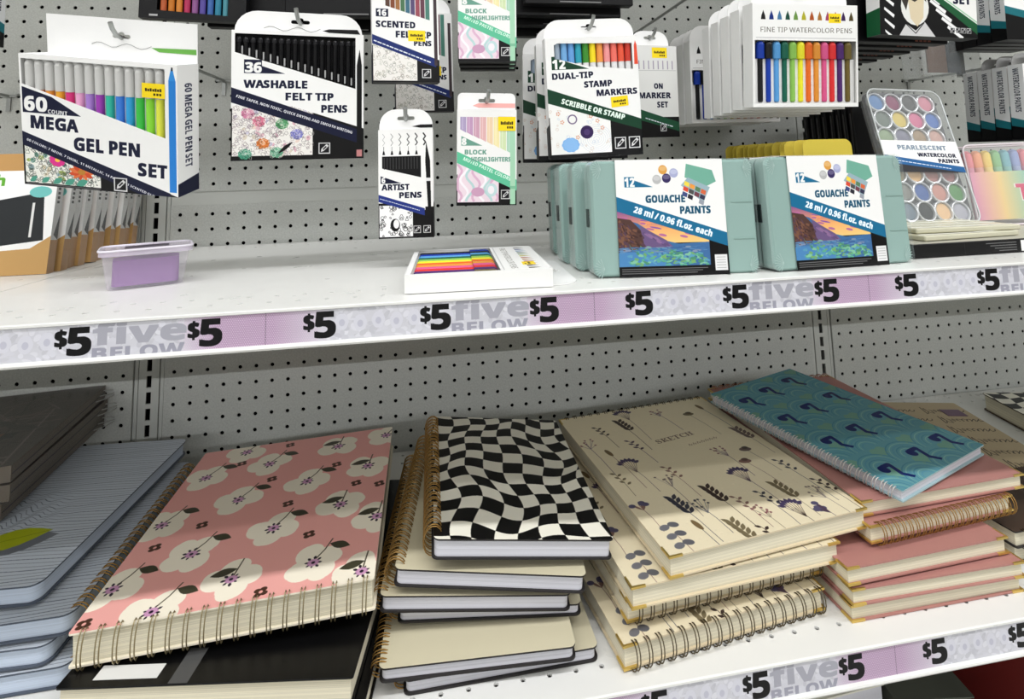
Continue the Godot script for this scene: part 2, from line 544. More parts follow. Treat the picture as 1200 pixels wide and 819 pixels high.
func build_setting() -> void:
	var wall := structure("wall_back")
	wall.set_meta("label", "grey punched metal peg panels with slotted uprights behind the shelves")
	for bay in [[-48.0, 0.0], [0.0, 48.0], [48.0, 96.0]]:
		var xa: float = bay[0] + 0.92
		var xb: float = bay[1] - 0.92
		var first: float = bay[0] + 1.5
		if bay[0] < -1: first = bay[0] + 16.5
		var xs := steps(first, bay[1] - 1.5)
		for band in [[10.6, 40.0, 11.0, 39.0], [-24.0, 9.62, -9.0, 9.0]]:
			var mb := MB.new()
			punched(mb, xa, xb, band[0], band[1], xs, steps(band[2], band[3]), 0.125, 0.06)
			for e in [band[0], band[1]]:
				mb.quad(Vector3(xa, e, 0), Vector3(xb, e, 0), Vector3(xb, e, -0.3), Vector3(xa, e, -0.3), Vector3(0, 1 if e == band[1] else -1, 0))
			for e in [xa, xb]:
				mb.quad(Vector3(e, band[0], 0), Vector3(e, band[1], 0), Vector3(e, band[1], -0.5), Vector3(e, band[0], -0.5), Vector3(1 if e == xb else -1, 0, 0))
			part(wall, "peg_panel", [[mb, M.peg]])
		var rail := MB.new()
		rail.box(Vector3(xa, 9.5, -0.4), Vector3(xb, 10.75, -0.05))
		part(wall, "panel_rail", [[rail, M.upright]])
	for x in [-48.0, 0.0, 48.0, 96.0]:
		var mb := MB.new()
		var ys := steps(-23.5, 39.5)
		# front face of the post is cut round each slot
		for y in ys:
			var h := 0.36
			for f in [[-0.6, -0.15, y - 0.5, y + 0.5], [0.15, 0.6, y - 0.5, y + 0.5], [-0.15, 0.15, y - 0.5, y - h], [-0.15, 0.15, y + h, y + 0.5]]:
				mb.quad(Vector3(x + f[0], f[2], -0.06), Vector3(x + f[1], f[2], -0.06), Vector3(x + f[1], f[3], -0.06), Vector3(x + f[0], f[3], -0.06), Vector3(0, 0, 1))
			for s in [-1.0, 1.0]:
				mb.quad(Vector3(x + 0.15 * s, y - h, -0.06), Vector3(x + 0.15 * s, y + h, -0.06), Vector3(x + 0.15 * s, y + h, -0.16), Vector3(x + 0.15 * s, y - h, -0.16), Vector3(-s, 0, 0))
				mb.quad(Vector3(x - 0.15, y + h * s, -0.06), Vector3(x + 0.15, y + h * s, -0.06), Vector3(x + 0.15, y + h * s, -0.16), Vector3(x - 0.15, y + h * s, -0.16), Vector3(0, -s, 0))
		for s in [-1.0, 1.0]:
			mb.quad(Vector3(x + 0.6 * s, -24, -0.06), Vector3(x + 0.6 * s, 40, -0.06), Vector3(x + 0.6 * s, 40, -1.0), Vector3(x + 0.6 * s, -24, -1.0), Vector3(s, 0, 0))
			# narrow filler strip between post and panel
			mb.box(Vector3(x + (0.66 if s > 0 else -0.86), -24, -0.3), Vector3(x + (0.86 if s > 0 else -0.66), 40, -0.1))
		part(wall, "upright", [[mb, M.upright]])
	var back := MB.new()
	back.box(Vector3(-49, -47, -2.2), Vector3(97, 42, -1.6))
	part(wall, "backing_sheet", [[back, M.void]])
	var base := MB.new()
	base.box(Vector3(-49, -47, -1.5), Vector3(97, -24, -0.1))
	part(wall, "base_panel", [[base, M.upright]])
	# shelves, one tray for each bay
	for row in [["shelf_upper", 6.9, SHELF_FRONT_UP, "white metal shelf carrying the paint sets and loose packs"], ["shelf_lower", -7.2, SHELF_FRONT_LOW, "white metal shelf carrying the stacked notebooks"], ["shelf_top", 41.3, 19.5, "white metal shelf above the hanging packs"], ["shelf_bottom", -23.0, 19.1, "white metal shelf beneath the notebooks"]]:
		var s := structure(row[0])
		s.set_meta("label", row[3])
		for bay in [[-48.0, 0.0], [0.0, 48.0], [48.0, 96.0]]:
			shelf(s, bay[0] + 0.03, bay[1] - 0.03, row[1], row[2], row[0] in ["shelf_upper", "shelf_lower"])
	# the shop around
	var fl := structure("floor")
	var mb := MB.new()
	mb.box(Vector3(-240, -50, -40), Vector3(340, -48, 440))
	part(fl, "floor_slab", [[mb, mat(Color(0.74, 0.74, 0.72), 0.35)]])
	var ce := structure("ceiling")
	mb = MB.new()
	mb.box(Vector3(-240, 96, -40), Vector3(340, 98, 440))
	part(ce, "ceiling_slab", [[mb, mat(Color(0.86, 0.86, 0.85), 0.9)]])
	for w in [["wall_left", Vector3(-242, -48, -40), Vector3(-240, 96, 440)], ["wall_right", Vector3(340, -48, -40), Vector3(342, 96, 440)], ["wall_front", Vector3(-240, -48, 440), Vector3(340, 96, 442)], ["wall_rear", Vector3(-240, -48, -42), Vector3(340, 96, -40)]]:
		var o := structure(w[0])
		mb = MB.new()
		mb.box(w[1], w[2])
		part(o, "wall_slab", [[mb, mat(Color(0.78, 0.77, 0.75), 0.85)]])

# ------------------------------------------------------------------ ceiling lamps: rows of long tubes along the aisle
func lamp_row(z: float, label: String, energy: float) -> void:
	for k in 4:
		var x := -130.0 + 98.0 * k
		var o := thing("ceiling_light", "%s, %s fixture from the left" % [label, ["first", "second", "third", "fourth"][k]], "ceiling light", Vector3(x, 92, z), Vector3.ZERO, "ceiling strip lights")
		var mb := MB.new()
		mb.box(Vector3(-47, 0.6, -3), Vector3(47, 4, 3))
		part(o, "housing", [[mb, M.shelf]])
		mb = MB.new()
		mb.box(Vector3(-46, 0.05, -1.8), Vector3(46, 0.6, 1.8))
		var m := mat(Color(0.95, 0.95, 0.92), 0.5)
		m.emission_enabled = true
		m.emission = Color(1.0, 0.98, 0.93)
		m.emission_energy_multiplier = 3.0
		part(o, "tube_light", [[mb, m]])
		var a := AreaLight3D.new()
		a.name = "tube_area_light"
		a.area_size = Vector2(92, 3.4) * I
		a.light_energy = energy
		a.light_color = Color(0.985, 0.988, 1.0)
		a.area_range = 14.0
		a.shadow_enabled = true
		a.rotation_degrees = Vector3(-90, 0, 0)
		o.add_child(a)

# ------------------------------------------------------------------ hanging packs
# side wall of a carton: white above, ink below, as printed
func side_print(top: Color, low: Color, share: float, line := "", ink := NAVY) -> StandardMaterial3D:
	var im := cv(40, 240, top)
	pg(im, [0, 240 * (1 - share), 40, 240 * (1 - share) - 8, 40, 240, 0, 240], low)
	if line: tx(im, line, 14, 34, 13, ink, PI / 2, 1, true, 155)
	return mat(Color.WHITE, 0.45, 0, done(im))

# a carton: printed front with die-cut windows, side walls, back; origin at the bottom middle of the front
func carton(o: Node3D, W: float, H: float, D: float, front: Material, right: Material, rest: Material, bottom: Material, windows := []) -> void:
	var outer := PackedVector2Array([Vector2(-W / 2, 0), Vector2(W / 2, 0), Vector2(W / 2, H), Vector2(-W / 2, H)])
	var f := MB.new()
	var rect := Rect2(-W / 2, 0, W, H)
	var r := MB.new()
	var e := MB.new()
	var b := MB.new()
	for p in (with_holes(outer, windows) if windows else [outer]):
		f.cap(p, 0, 1, rect)
		if windows: e.cap(p, -0.03, -1, rect)
	for w in windows:
		var rev: PackedVector2Array = w.duplicate()
		e.rim(rev, -0.03, 0.0)
	r.quad(Vector3(W / 2, H, 0), Vector3(W / 2, H, -D), Vector3(W / 2, 0, -D), Vector3(W / 2, 0, 0), Vector3(1, 0, 0))
	r.quad(Vector3(-W / 2, H, -D), Vector3(-W / 2, H, 0), Vector3(-W / 2, 0, 0), Vector3(-W / 2, 0, -D), Vector3(-1, 0, 0))
	e.quad(Vector3(-W / 2, H, -D), Vector3(W / 2, H, -D), Vector3(W / 2, H, 0), Vector3(-W / 2, H, 0), Vector3(0, 1, 0))
	e.quad(Vector3(-W / 2, 0, -D), Vector3(W / 2, 0, -D), Vector3(W / 2, H, -D), Vector3(-W / 2, H, -D), Vector3(0, 0, -1))
	b.quad(Vector3(-W / 2, 0, -D), Vector3(W / 2, 0, -D), Vector3(W / 2, 0, 0), Vector3(-W / 2, 0, 0), Vector3(0, -1, 0))
	part(o, "carton", [[f, front], [r, right], [e, rest], [b, bottom]])

# hang tab with a euro slot; kind 0 square, 1 arched
func hang_tab(o: Node3D, W: float, y: float, h: float, z: float, m: Material, arch: float, slot := true) -> Vector3:
	var p := PackedVector2Array([Vector2(-W / 2, y), Vector2(W / 2, y)])
	if arch > 0.01:
		for k in 7:
			var a := PI / 2 * k / 6
			p.append(Vector2(W / 2 - arch + arch * cos(a), y + h - arch + arch * sin(a)) if h > arch else Vector2(W / 2 - arch + arch * cos(a), y + h * sin(a)))
		for k in 7:
			var a := PI / 2 + PI / 2 * k / 6
			p.append(Vector2(-W / 2 + arch + arch * cos(a), y + h - arch + arch * sin(a)) if h > arch else Vector2(-W / 2 + arch + arch * cos(a), y + h * sin(a)))
	else:
		p.append(Vector2(W / 2, y + h)); p.append(Vector2(-W / 2, y + h))
	var mb := MB.new()
	var sy := y + h * 0.55
	if slot:
		var hole := rrect(-0.42, sy - 0.09, 0.42, sy + 0.09, 0.08, 2)
		var bump := rrect(-0.14, sy, 0.14, sy + 0.2, 0.1, 2)
		hole = Geometry2D.merge_polygons(hole, bump)[0]
		for q in with_holes(p, [hole]):
			mb.cap(q, z, 1); mb.cap(q, z - 0.04, -1)
		mb.rim(p, z - 0.04, z)
		mb.rim(hole, z - 0.04, z)
	else:
		mb.prism(p, z - 0.04, z)
	part(o, "hang_tab", [[mb, m]])
	return Vector3(0, sy, z)

# a row of pens standing in a window: each pen a part, its cap a sub-part
func pens(o: Node3D, xs: Array, y0: float, y1: float, ycap: float, r: float, z: float, cols: Array, caps: Array, slim := 0.92, rough := 0.35) -> void:
	var body := MB.new()
	body.lathe(PackedVector2Array([Vector2(0, 0), Vector2(r * slim * .75, 0), Vector2(r * slim, r * 0.35), Vector2(r * slim, ycap - y0)]), 10)
	var cap := MB.new()
	var hc := y1 - ycap
	cap.lathe(PackedVector2Array([Vector2(r, 0), Vector2(r, hc - r * 0.9), Vector2(r * 0.8, hc - r * 0.35), Vector2(r * 0.45, hc), Vector2(0, hc)]), 10)
	var bm := ArrayMesh.new()
	body.into(bm, M.card)
	var cm := ArrayMesh.new()
	cap.into(cm, M.card)
	for k in xs.size():
		var pen := again(o, "pen", bm, Vector3(xs[k], y0, z), mat(cols[k % cols.size()], rough))
		var c := again(pen, "cap", cm, Vector3(0, ycap - y0, 0), mat(caps[k % caps.size()], rough))
		c.name = "cap"

func hook(ax: float, ay: float, end: Vector3, label: String) -> void:
	var o := thing("peg_hook", label, "hook", Vector3(ax, ay, 0), Vector3.ZERO, "wire peg hooks on the panel")
	var e := end - Vector3(ax, ay, 0)
	var mb := MB.new()
	mb.tube(PackedVector3Array([Vector3(0, 0, 0.12), Vector3(0, 0.02, 0.4), e.lerp(Vector3(0, 0, 0.3), 0.5) + Vector3(0, -0.05, 0), e + Vector3(0, -0.06, 0), e + Vector3(0, -0.02, 0.45), e + Vector3(0, 0.16, 0.75), e + Vector3(0, 0.4, 0.95)]), 0.1, 8)
	part(o, "arm", [[mb, M.hook]])
	mb = MB.new()
	mb.tube(PackedVector3Array([Vector3(-0.5, 0.16, -0.12), Vector3(-0.5, 0.05, 0.1), Vector3(-0.42, 0, 0.13), Vector3(0.42, 0, 0.13), Vector3(0.5, 0.05, 0.1), Vector3(0.5, 0.16, -0.12)]), 0.085, 6)
	part(o, "crossbar", [[mb, M.hook]])
	mb = MB.new()
	mb.box(Vector3(-0.12, -1.0, 0.03), Vector3(0.12, -0.02, 0.1))
	part(o, "tail", [[mb, M.hook]])

func hook_for(pack: Node3D, slot: Vector3, label: String) -> void:
	var w: Vector3 = pack.transform * (slot * I) / I
	hook(roundf(w.x), roundf(w.y), w, label)

func diag(im: Image, W: float, H: float, a0: float, a1: float, b0: float, b1: float, c: Color) -> void:
	pg(im, [0, H * a0, W, H * b0, W, H * b1, 0, H * a1], c)

func squiggle(o: Node3D, x0: float, x1: float, y: float, z: float) -> void:
	var pts := PackedVector3Array()
	for k in 13: pts.append(Vector3(lerpf(x0, x1, k / 12.0), y + .1 * sin(k * 1.1), z))
	var mb := MB.new()
	mb.tube(pts, .012, 4)
	part(o, "printed_squiggle", [[mb, mat(Color(.6, .6, .6), .6)]])

func gel_pack() -> void:
	var W := 7.07
	var H := 5.8
	var D := 1.45
	var w := 530.0
	var h := 435.0
	var im := cv(530, 435, PAPER)
	# lower art, band, titles
	rc(im, 0, h * .66, w, h, INK)
	var art := Rect2(6, h * .69, w * .49, h * .29)
	rc(im, art.position.x, art.position.y, art.end.x, art.end.y, Color(.93, .93, .9))
	for k in 26: el(im, rng.randf_range(14, w * .47), h * rng.randf_range(.74, .96), rng.randf_range(6, 14), rng.randf_range(5, 10), [Color(.35, .55, .5), Color(.6, .68, .35), Color(.5, .6, .62), Color(.85, .8, .7)][k % 4], rng.randf() * 3)
	scribble(im, art, 330, [Color(.1, .1, .12), Color(.2, .3, .27), Color(.2, .25, .2), Color(.45, .42, .38), Color(.9, .9, .87)], 1.1)
	for k in 9:
		var a := TAU * k / 9
		el(im, 118 + 17 * cos(a), h * .79 + 14 * sin(a), 11, 9, Color(.86, .2, .55))
	el(im, 118, h * .79, 9, 7, Color(.97, .75, .3))
	for k in 11:
		var a := TAU * k / 11
		leaf(im, Vector2(200, h * .87), Vector2(200 + 46 * cos(a), h * .87 + 30 * sin(a)), .2, Color(.8, .3, .16) if k % 2 else Color(.86, .45, .25))
	el(im, 200, h * .87, 13, 9, Color(.72, .5, .2))
	for k in 5: leaf(im, Vector2(20 + 40 * k, h * .975), Vector2(45 + 44 * k, h * .93), .25, Color(.3, .6, .52))
	pg(im, [0, h * .585, w, h * 1.0, w, 0, 0, 0], PAPER)
	pg(im, [0, h * .585, w * .95, h * .975, w * .95, h * 1.08, 0, h * .69], NAVY)
	tx(im, "60 COLORS: 7 NEON, 7 SWIRL, 11 METALLIC, 14 PASTEL, 11 SCENTED GLITTER", 14, h * .655, 8, Color.WHITE, .348, 1, true, w * .92)
	pg(im, [6, h * .245, w * .2, h * .31, w * .385, h * .44, 6, h * .44], NAVY)
	tx(im, "60", 12, h * .42, 46, PAPER, 0.04, 1, true, 76)
	tx(im, "COUNT", 92, h * .435, 13, PAPER, 0.04, 1, true, 66)
	tx(im, "MEGA", 32, h * .555, 40, NAVY, 0.02, 1.05)
	tx(im, "GEL PEN", 178, h * .70, 42, NAVY, 0.02, 1, true, 222)
	tx(im, "SET", 395, h * .855, 42, NAVY, 0.02, 1, true, 96)
	badge(im, w * .585, h * .885, 46)
	for k in 2: rc(im, 8, h * .987 + k, w * .5, h * .989 + k, Color(.5, .5, .5))
	rc(im, w * .945, h * .12, w * .99, h * .965, Color(.16, .5, .82))
	pg(im, [w * .945, h * .12, w * .99, h * .12, w * .972, h * .03, w * .962, h * .03], Color(.2, .55, .85))
	rc(im, w * .963, h * .02, w * .972, h * .045, INK)
	var o := thing("gel_pen_set", "large white boxed gel pen set with a row of rainbow pens in its window", "pen set", Vector3(3.49, 10.98, 13.0), Vector3(13.6, -12.9, -6.5))
	var win := PackedVector2Array([Vector2(-W / 2 + .08, H * .775), Vector2(W / 2 - .55, H * .445), Vector2(W / 2 - .55, H * .965), Vector2(-W / 2 + .08, H * .965)])
	carton(o, W, H, D, mat(Color.WHITE, 0.4, 0, done(im)), side_print(PAPER, NAVY, 0.1, "60 MEGA GEL PEN SET"), M.card, M.navy, [win])
	var xs := []
	for k in 14: xs.append(-W / 2 + .31 + .452 * k)
	var cols := [Color(.9, .45, .2), Color(.88, .5, .2), Color(.9, .58, .22), Color(.93, .66, .2), Color(.86, .22, .5), Color(.93, .66, .82), Color(.66, .5, .82), Color(.62, .25, .7), Color(.2, .72, .62), Color(.25, .5, .85), Color(.2, .62, .85), Color(.25, .75, .3), Color(.55, .86, .25), Color(.88, .9, .3)]
	pens(o, xs, .35, H * .955, H * .735, .185, -.2, cols, [Color(.80, .80, .79)])
	var mb := MB.new()
	mb.quad(Vector3(-W / 2 + .05, .05, -.25), Vector3(W / 2 - .3, .05, -.25), Vector3(W / 2 - .3, H - .05, -.25), Vector3(-W / 2 + .05, H - .05, -.25), Vector3(0, 0, 1))
	part(o, "inner_tray", [[mb, M.card]])
	im = cv(72, 48, PAPER)
	sticker(im, 0, 0, 72, 48)
	mb = MB.new()
	mb.quad(Vector3(1.98, 4.95, .02), Vector3(3.0, 4.95, .02), Vector3(3.0, 4.32, .02), Vector3(1.98, 4.32, .02), Vector3(0, 0, 1))
	part(o, "price_sticker", [[mb, mat(Color.WHITE, .5, 0, done(im))]])
	var slot := hang_tab(o, W - .02, H, 1.75, -D + .05, M.card, 0.0)
	mb = MB.new()
	mb.quad(Vector3(1.4, H + .55, -D + .06), Vector3(W / 2 - .05, H + .62, -D + .06), Vector3(W / 2 - .05, H + .38, -D + .06), Vector3(1.75, H + .38, -D + .06), Vector3(0, 0, 1))
	squiggle(o, -1.4, 1.4, H + .55, -D + .06)
	part(o, "printed_pencil", [[mb, mat(Color(.42, .68, .3), .5)]])
	hook_for(o, slot, "wire hook through the tab of the gel pen box")

func felt_pack() -> void:
	var W := 5.8
	var H := 5.97
	var w := 464.0
	var h := 478.0
	var im := cv(464, 478, PAPER)
	rc(im, 0, h * .6, w, h, INK)
	var art := Rect2(4, h * .58, w * .6, h * .385)
	rc(im, 4, h * .58, w * .6, h * .965, Color(.93, .92, .9))
	for k in 40: el(im, rng.randf_range(14, w * .57), h * rng.randf_range(.62, .95), rng.randf_range(5, 13), rng.randf_range(4, 9), [Color(.86, .7, .74), Color(.9, .82, .78), Color(.78, .76, .84), Color(.84, .8, .74)][k % 4], rng.randf() * 3)
	scribble(im, art, 420, [Color(.4, .37, .37), Color(.62, .56, .56), Color(.55, .48, .54), Color(.95, .94, .92)], 1.0)
	for q in [[.2, .7, Color(.82, .45, .55)], [.37, .72, Color(.35, .62, .42)], [.23, .87, Color(.85, .48, .22)], [.48, .8, Color(.5, .5, .78)], [.12, .64, Color(.8, .5, .62)], [.1, .95, Color(.3, .62, .5)], [.33, .94, Color(.42, .68, .55)]]:
		for k in 9:
			var a := TAU * k / 9
			el(im, w * q[0] + 15 * cos(a), h * q[1] + 13 * sin(a), 8, 7, q[2])
		el(im, w * q[0], h * q[1], 9, 8, q[2].lightened(.25))
		scribble(im, Rect2(w * q[0] - 22, h * q[1] - 20, 44, 40), 22, [Color(.95, .93, .9), q[2].darkened(.45)], 1.0)
	leaf(im, Vector2(w * .34, h * .95), Vector2(w * .45, h * .86), .1, INK)
	pg(im, [0, h * .44, w, h * .76, w, 0, 0, 0], PAPER)
	pg(im, [0, h * .44, w * .95, h * .765, w * .95, h * .875, 0, h * .555], NAVY)
	tx(im, "FINE TAPER, NON-TOXIC, QUICK DRYING AND SMOOTH WRITING", 16, h * .515, 10, Color.WHITE, .327, 1, true, w * .92)
	rc(im, 42, h * .225, 102, h * .33, NAVY)
	pg(im, [102, h * .272, 182, h * .33, 102, h * .33], NAVY)
	tx(im, "36", 46, h * .322, 36, PAPER, 0, 1, true, 54)
	tx(im, "WASHABLE", 42, h * .44, 27, NAVY, 0, 1, true, 216)
	tx(im, "FELT TIP", 184, h * .535, 27, NAVY, 0, 1, true, 168)
	tx(im, "PENS", 310, h * .63, 27, NAVY, 0, 1, true, 92)
	badge(im, w * .645, h * .87, 42)
	rc(im, w * .945, h * .25, w * .985, h * .9, INK)
	pg(im, [w * .945, h * .25, w * .985, h * .25, w * .967, h * .12], INK)
	rc(im, w * .943, h * .93, w * .987, h * .985, Color(.75, .5, .5))
	var o := thing("felt_pen_pack", "white pack of thirty-six felt tip pens with black caps and arched tab", "pen set", Vector3(11.81, 12.16, 13.0), Vector3(4.7, 8.5, 0.3))
	var win := PackedVector2Array([Vector2(-W / 2 + .14, H * .83), Vector2(W / 2 - .38, H * .56), Vector2(W / 2 - .38, H * .975), Vector2(-W / 2 + .14, H * .975)])
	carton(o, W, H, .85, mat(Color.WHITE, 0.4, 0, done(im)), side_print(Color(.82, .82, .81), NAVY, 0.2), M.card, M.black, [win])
	var xs := []
	for k in 18: xs.append(-W / 2 + .28 + .3 * k)
	pens(o, xs, .4, H * .955, H * .91, .135, -.2, [Color(.05, .05, .06)], [Color(.12, .12, .13)], .92, .25)
	# pen caps show grey stripes along the slanting edge: the barrels' rings
	var ring := MB.new()
	ring.lathe(PackedVector2Array([Vector2(.03, 0), Vector2(.036, .02), Vector2(.036, .34), Vector2(.03, .36)]), 8)
	var rm := ArrayMesh.new()
	ring.into(rm, mat(Color(.68, .68, .68), .4))
	for k in 18:
		var x: float = xs[k]
		again(o, "barrel_clip", rm, Vector3(x + .15, H * .83 - (x + W / 2) * .288 + .02, -.1))
	var mb := MB.new()
	mb.quad(Vector3(-W / 2 + .05, .05, -.4), Vector3(W / 2 - .3, .05, -.4), Vector3(W / 2 - .3, H - .05, -.4), Vector3(-W / 2 + .05, H - .05, -.4), Vector3(0, 0, 1))
	part(o, "inner_tray", [[mb, M.black]])
	var slot := hang_tab(o, W - .1, H, 1.0, -.4, M.card, 1.0)
	mb = MB.new()
	mb.prism(PackedVector2Array([Vector2(1.0, H + .18), Vector2(1.3, H + .1), Vector2(2.75, H + .08), Vector2(2.62, H + .3), Vector2(1.3, H + .27)]), -.4, -.385)
	part(o, "printed_pen", [[mb, M.black]])
	squiggle(o, -1.6, .9, H + .2, -.39)
	hook_for(o, slot, "wire hook through the tab of the felt tip pen pack")

# the tall slim packs share a layout
func slim_art(w: int, h: int, band: Color, ink: Color) -> Image:
	var im := cv(w, h, PAPER)
	rc(im, 0, h * .68, w, h, INK)
	return im

func artist_pack() -> void:
	var w := 208.0
	var h := 414.0
	var im := slim_art(208, 414, NAVY, NAVY)
	rc(im, 3, h * .7, w * .62, h * .985, Color(.95, .95, .95))
	scribble(im, Rect2(3, h * .7, w * .59, h * .28), 60, [INK], 1.3)
	el(im, w * .3, h * .88, 18, 24, INK); el(im, w * .32, h * .87, 11, 17, Color(.95, .95, .95))
	pg(im, [0, h * .6, w * .85, h * .75, w * .85, 0, 0, 0], PAPER)
	rc(im, w * .85, 0, w, h * .72, PAPER)
	pg(im, [0, h * .6, w * .84, h * .735, w * .84, h * .80, 0, h * .665], Color(.13, .2, .5))
	dashes(im, 6, h * .637, 3.5, .31, w * .74)
	pg(im, [w * .07, h * .25, w * .78, h * .25, w * .78, h * .45, w * .07, h * .36], INK)
	for k in 12: rc(im, w * (.1 + .055 * k), h * .26, w * (.115 + .055 * k), h * .37, Color(.25, .25, .25))
	for k in 6:
		var x := w * (.1 + .15 * k)
		var sc := PackedVector2Array()
		for j in 5: sc.append(Vector2(x + (4 if j % 2 else -4), h * (.04 + .028 * j)))
		ln(im, sc, 1.5 + k * .7, Color(.62 - .09 * k, .62 - .09 * k, .62 - .09 * k))
		if k < 5:
			ln(im, PackedVector2Array([Vector2(x, h * .16), Vector2(x, h * .2)]), 1.2, INK)
			pg(im, [x - 5, h * .235, x + 5, h * .235, x + 2, h * .2, x - 2, h * .2], INK)
	pg(im, [w * .88, h * .12, w * .95, h * .3, w * .955, h * .74, w * .9, h * .74, w * .86, h * .3], INK)
	rc(im, w * .865, h * .455, w * .955, h * .485, Color(.9, .9, .9))
	pg(im, [w * .04, h * .43, w * .42, h * .5, w * .04, h * .5], NAVY)
	tx(im, "6", w * .06, h * .492, 20, PAPER)
	tx(im, "ARTIST", w * .06, h * .56, 21, NAVY, 0, 1, true, w * .5)
	tx(im, "PENS", w * .38, h * .635, 21, NAVY, 0, 1, true, w * .4)
	badge(im, w * .63, h * .89, 28); badge(im, w * .81, h * .89, 28)
	var o := thing("artist_pen_pack", "slim white pack of black artist pens with an arched tab", "pen set", Vector3(16.71, 8.34, 13.0), Vector3(0.8, -6.5, 0.2))
	carton(o, 2.6, 5.17, .5, mat(Color.WHITE, 0.4, 0, done(im)), side_print(PAPER, INK, 0.3), M.card, M.black)
	var slot := hang_tab(o, 2.58, 5.17, 1.0, -.25, M.card, .8)
	var mb := MB.new()
	mb.prism(PackedVector2Array([Vector2(.3, 5.32), Vector2(.7, 5.24), Vector2(1.28, 5.24), Vector2(1.28, 5.4), Vector2(.7, 5.4)]), -.25, -.235)
	part(o, "printed_pen", [[mb, M.black]])
	hook_for(o, slot, "wire hook through the tab of the artist pens")

func highlighter_front() -> Material:
	var w := 236.0
	var h := 376.0
	var im := slim_art(236, 376, NAVY, NAVY)
	var mint := Color(.38, .76, .6)
	var gr := Color(.42, .62, .55)
	rc(im, 3, h * .58, w * .7, h * .965, Color(.93, .86, .9))
	for k in 7:
		var pts := PackedVector2Array()
		for j in 14:
			pts.append(Vector2(clampf(w * (.02 + .1 * k) + 15 * sin(j * .7 + k), 4, w * .69), h * (.58 + .029 * j)))
		ln(im, pts, 9, [Color(.86, .7, .8), Color(.97, .95, .97), Color(.72, .84, .84)][k % 3])
	el(im, w * .35, h * .86, 26, 18, Color(.8, .62, .74)); el(im, w * .58, h * .84, 22, 26, Color(.76, .86, .87)); el(im, w * .57, h * .84, 13, 16, Color(.95, .93, .95))
	pg(im, [0, h * .45, w, h * .76, w, 0, 0, 0], PAPER)
	pg(im, [0, h * .44, w, h * .735, w, h * .85, 0, h * .56], mint)
	tx(im, "MUTED PASTEL COLORS", w * .1, h * .53, 13, Color(.93, 1, .96), .415, 1, true, w * .86)
	var cc := [Color(.68, .62, .76), Color(.76, .6, .74), Color(.8, .62, .7), Color(.88, .7, .7), Color(.93, .82, .68), Color(.95, .9, .68), Color(.82, .88, .7), Color(.66, .82, .72)]
	for k in 8:
		var x0 := w * (.05 + .112 * k)
		pg(im, [x0, h * .08, x0 + w * .1, h * .08, x0 + w * .1, h * (.245 + .032 * k), x0, h * (.21 + .032 * k)], cc[k])
		rc(im, x0 + w * .03, h * .08, x0 + w * .045, h * (.21 + .032 * k), cc[k].lightened(.3))
	pg(im, [w * .07, h * .28, w * .42, h * .38, w * .07, h * .38], gr)
	tx(im, "8", w * .08, h * .372, 26, PAPER)
	tx(im, "BLOCK", w * .13, h * .47, 17, gr, 0, 1, true, w * .36)
	tx(im, "HIGHLIGHTERS", w * .24, h * .545, 17, gr, 0, 1, true, w * .66)
	rc(im, w * .89, h * .1, w * .98, h * .99, Color(.66, .84, .72))
	rc(im, w * .885, h * .8, w * .985, h * .83, Color(.5, .74, .6))
	badge(im, w * .735, h * .84, 36)
	return mat(Color.WHITE, 0.4, 0, done(im))

func highlighter_packs() -> void:
	var fr := highlighter_front()
	var side := side_print(PAPER, INK, 0.22)
	var proto: Node3D
	var spots := [[Vector3(20.57, 9.73, 13.0), Vector3(1.6, -1.6, -1.3), "lone mint pastel block highlighter pack hanging on the lower hook"], [Vector3(20.75, 16.85, 13.0), Vector3(2.1, -6.7, -0.9), "front mint pastel block highlighter pack on the upper hook"], [Vector3(20.85, 16.8, 12.2), Vector3(2.1, -6.7, -0.9), "mint pastel block highlighter pack second on the upper hook"], [Vector3(20.95, 16.75, 11.4), Vector3(2.1, -6.7, -0.9), "mint pastel block highlighter pack hindmost on the upper hook"]]
	for k in spots.size():
		if k == 0:
			proto = thing("highlighter_pack", spots[0][2], "highlighter set", spots[0][0], spots[0][1], "block highlighter packs")
			carton(proto, 2.94, 4.7, .62, fr, side, M.card, M.black)
			hang_tab(proto, 2.9, 4.7, .85, -.3, M.card, .25)
			var mb := MB.new()
			mb.prism(PackedVector2Array([Vector2(-.7, 4.92), Vector2(-.4, 4.82), Vector2(1.43, 4.82), Vector2(1.43, 5.04), Vector2(-.4, 5.04)]), -.3, -.285)
			part(proto, "printed_highlighter", [[mb, mat(Color(.93, .68, .66), .5)]])
			var im := cv(60, 40, PAPER)
			sticker(im, 0, 0, 60, 40)
			mb = MB.new()
			mb.quad(Vector3(.55, 4.35, .015), Vector3(1.42, 4.35, .015), Vector3(1.42, 3.65, .015), Vector3(.55, 3.65, .015), Vector3(0, 0, 1))
			part(proto, "price_sticker", [[mb, mat(Color.WHITE, .5, 0, done(im))]])
		else:
			copy(proto, spots[k][0], spots[k][1], spots[k][2], "block highlighter packs")
	hook_for(proto, Vector3(0, 5.17, -.3), "wire hook through the tab of the lone highlighter pack")
	hook(21, 22, Vector3(20.75, 22.0, 12.7), "wire hook holding the upper highlighter packs")

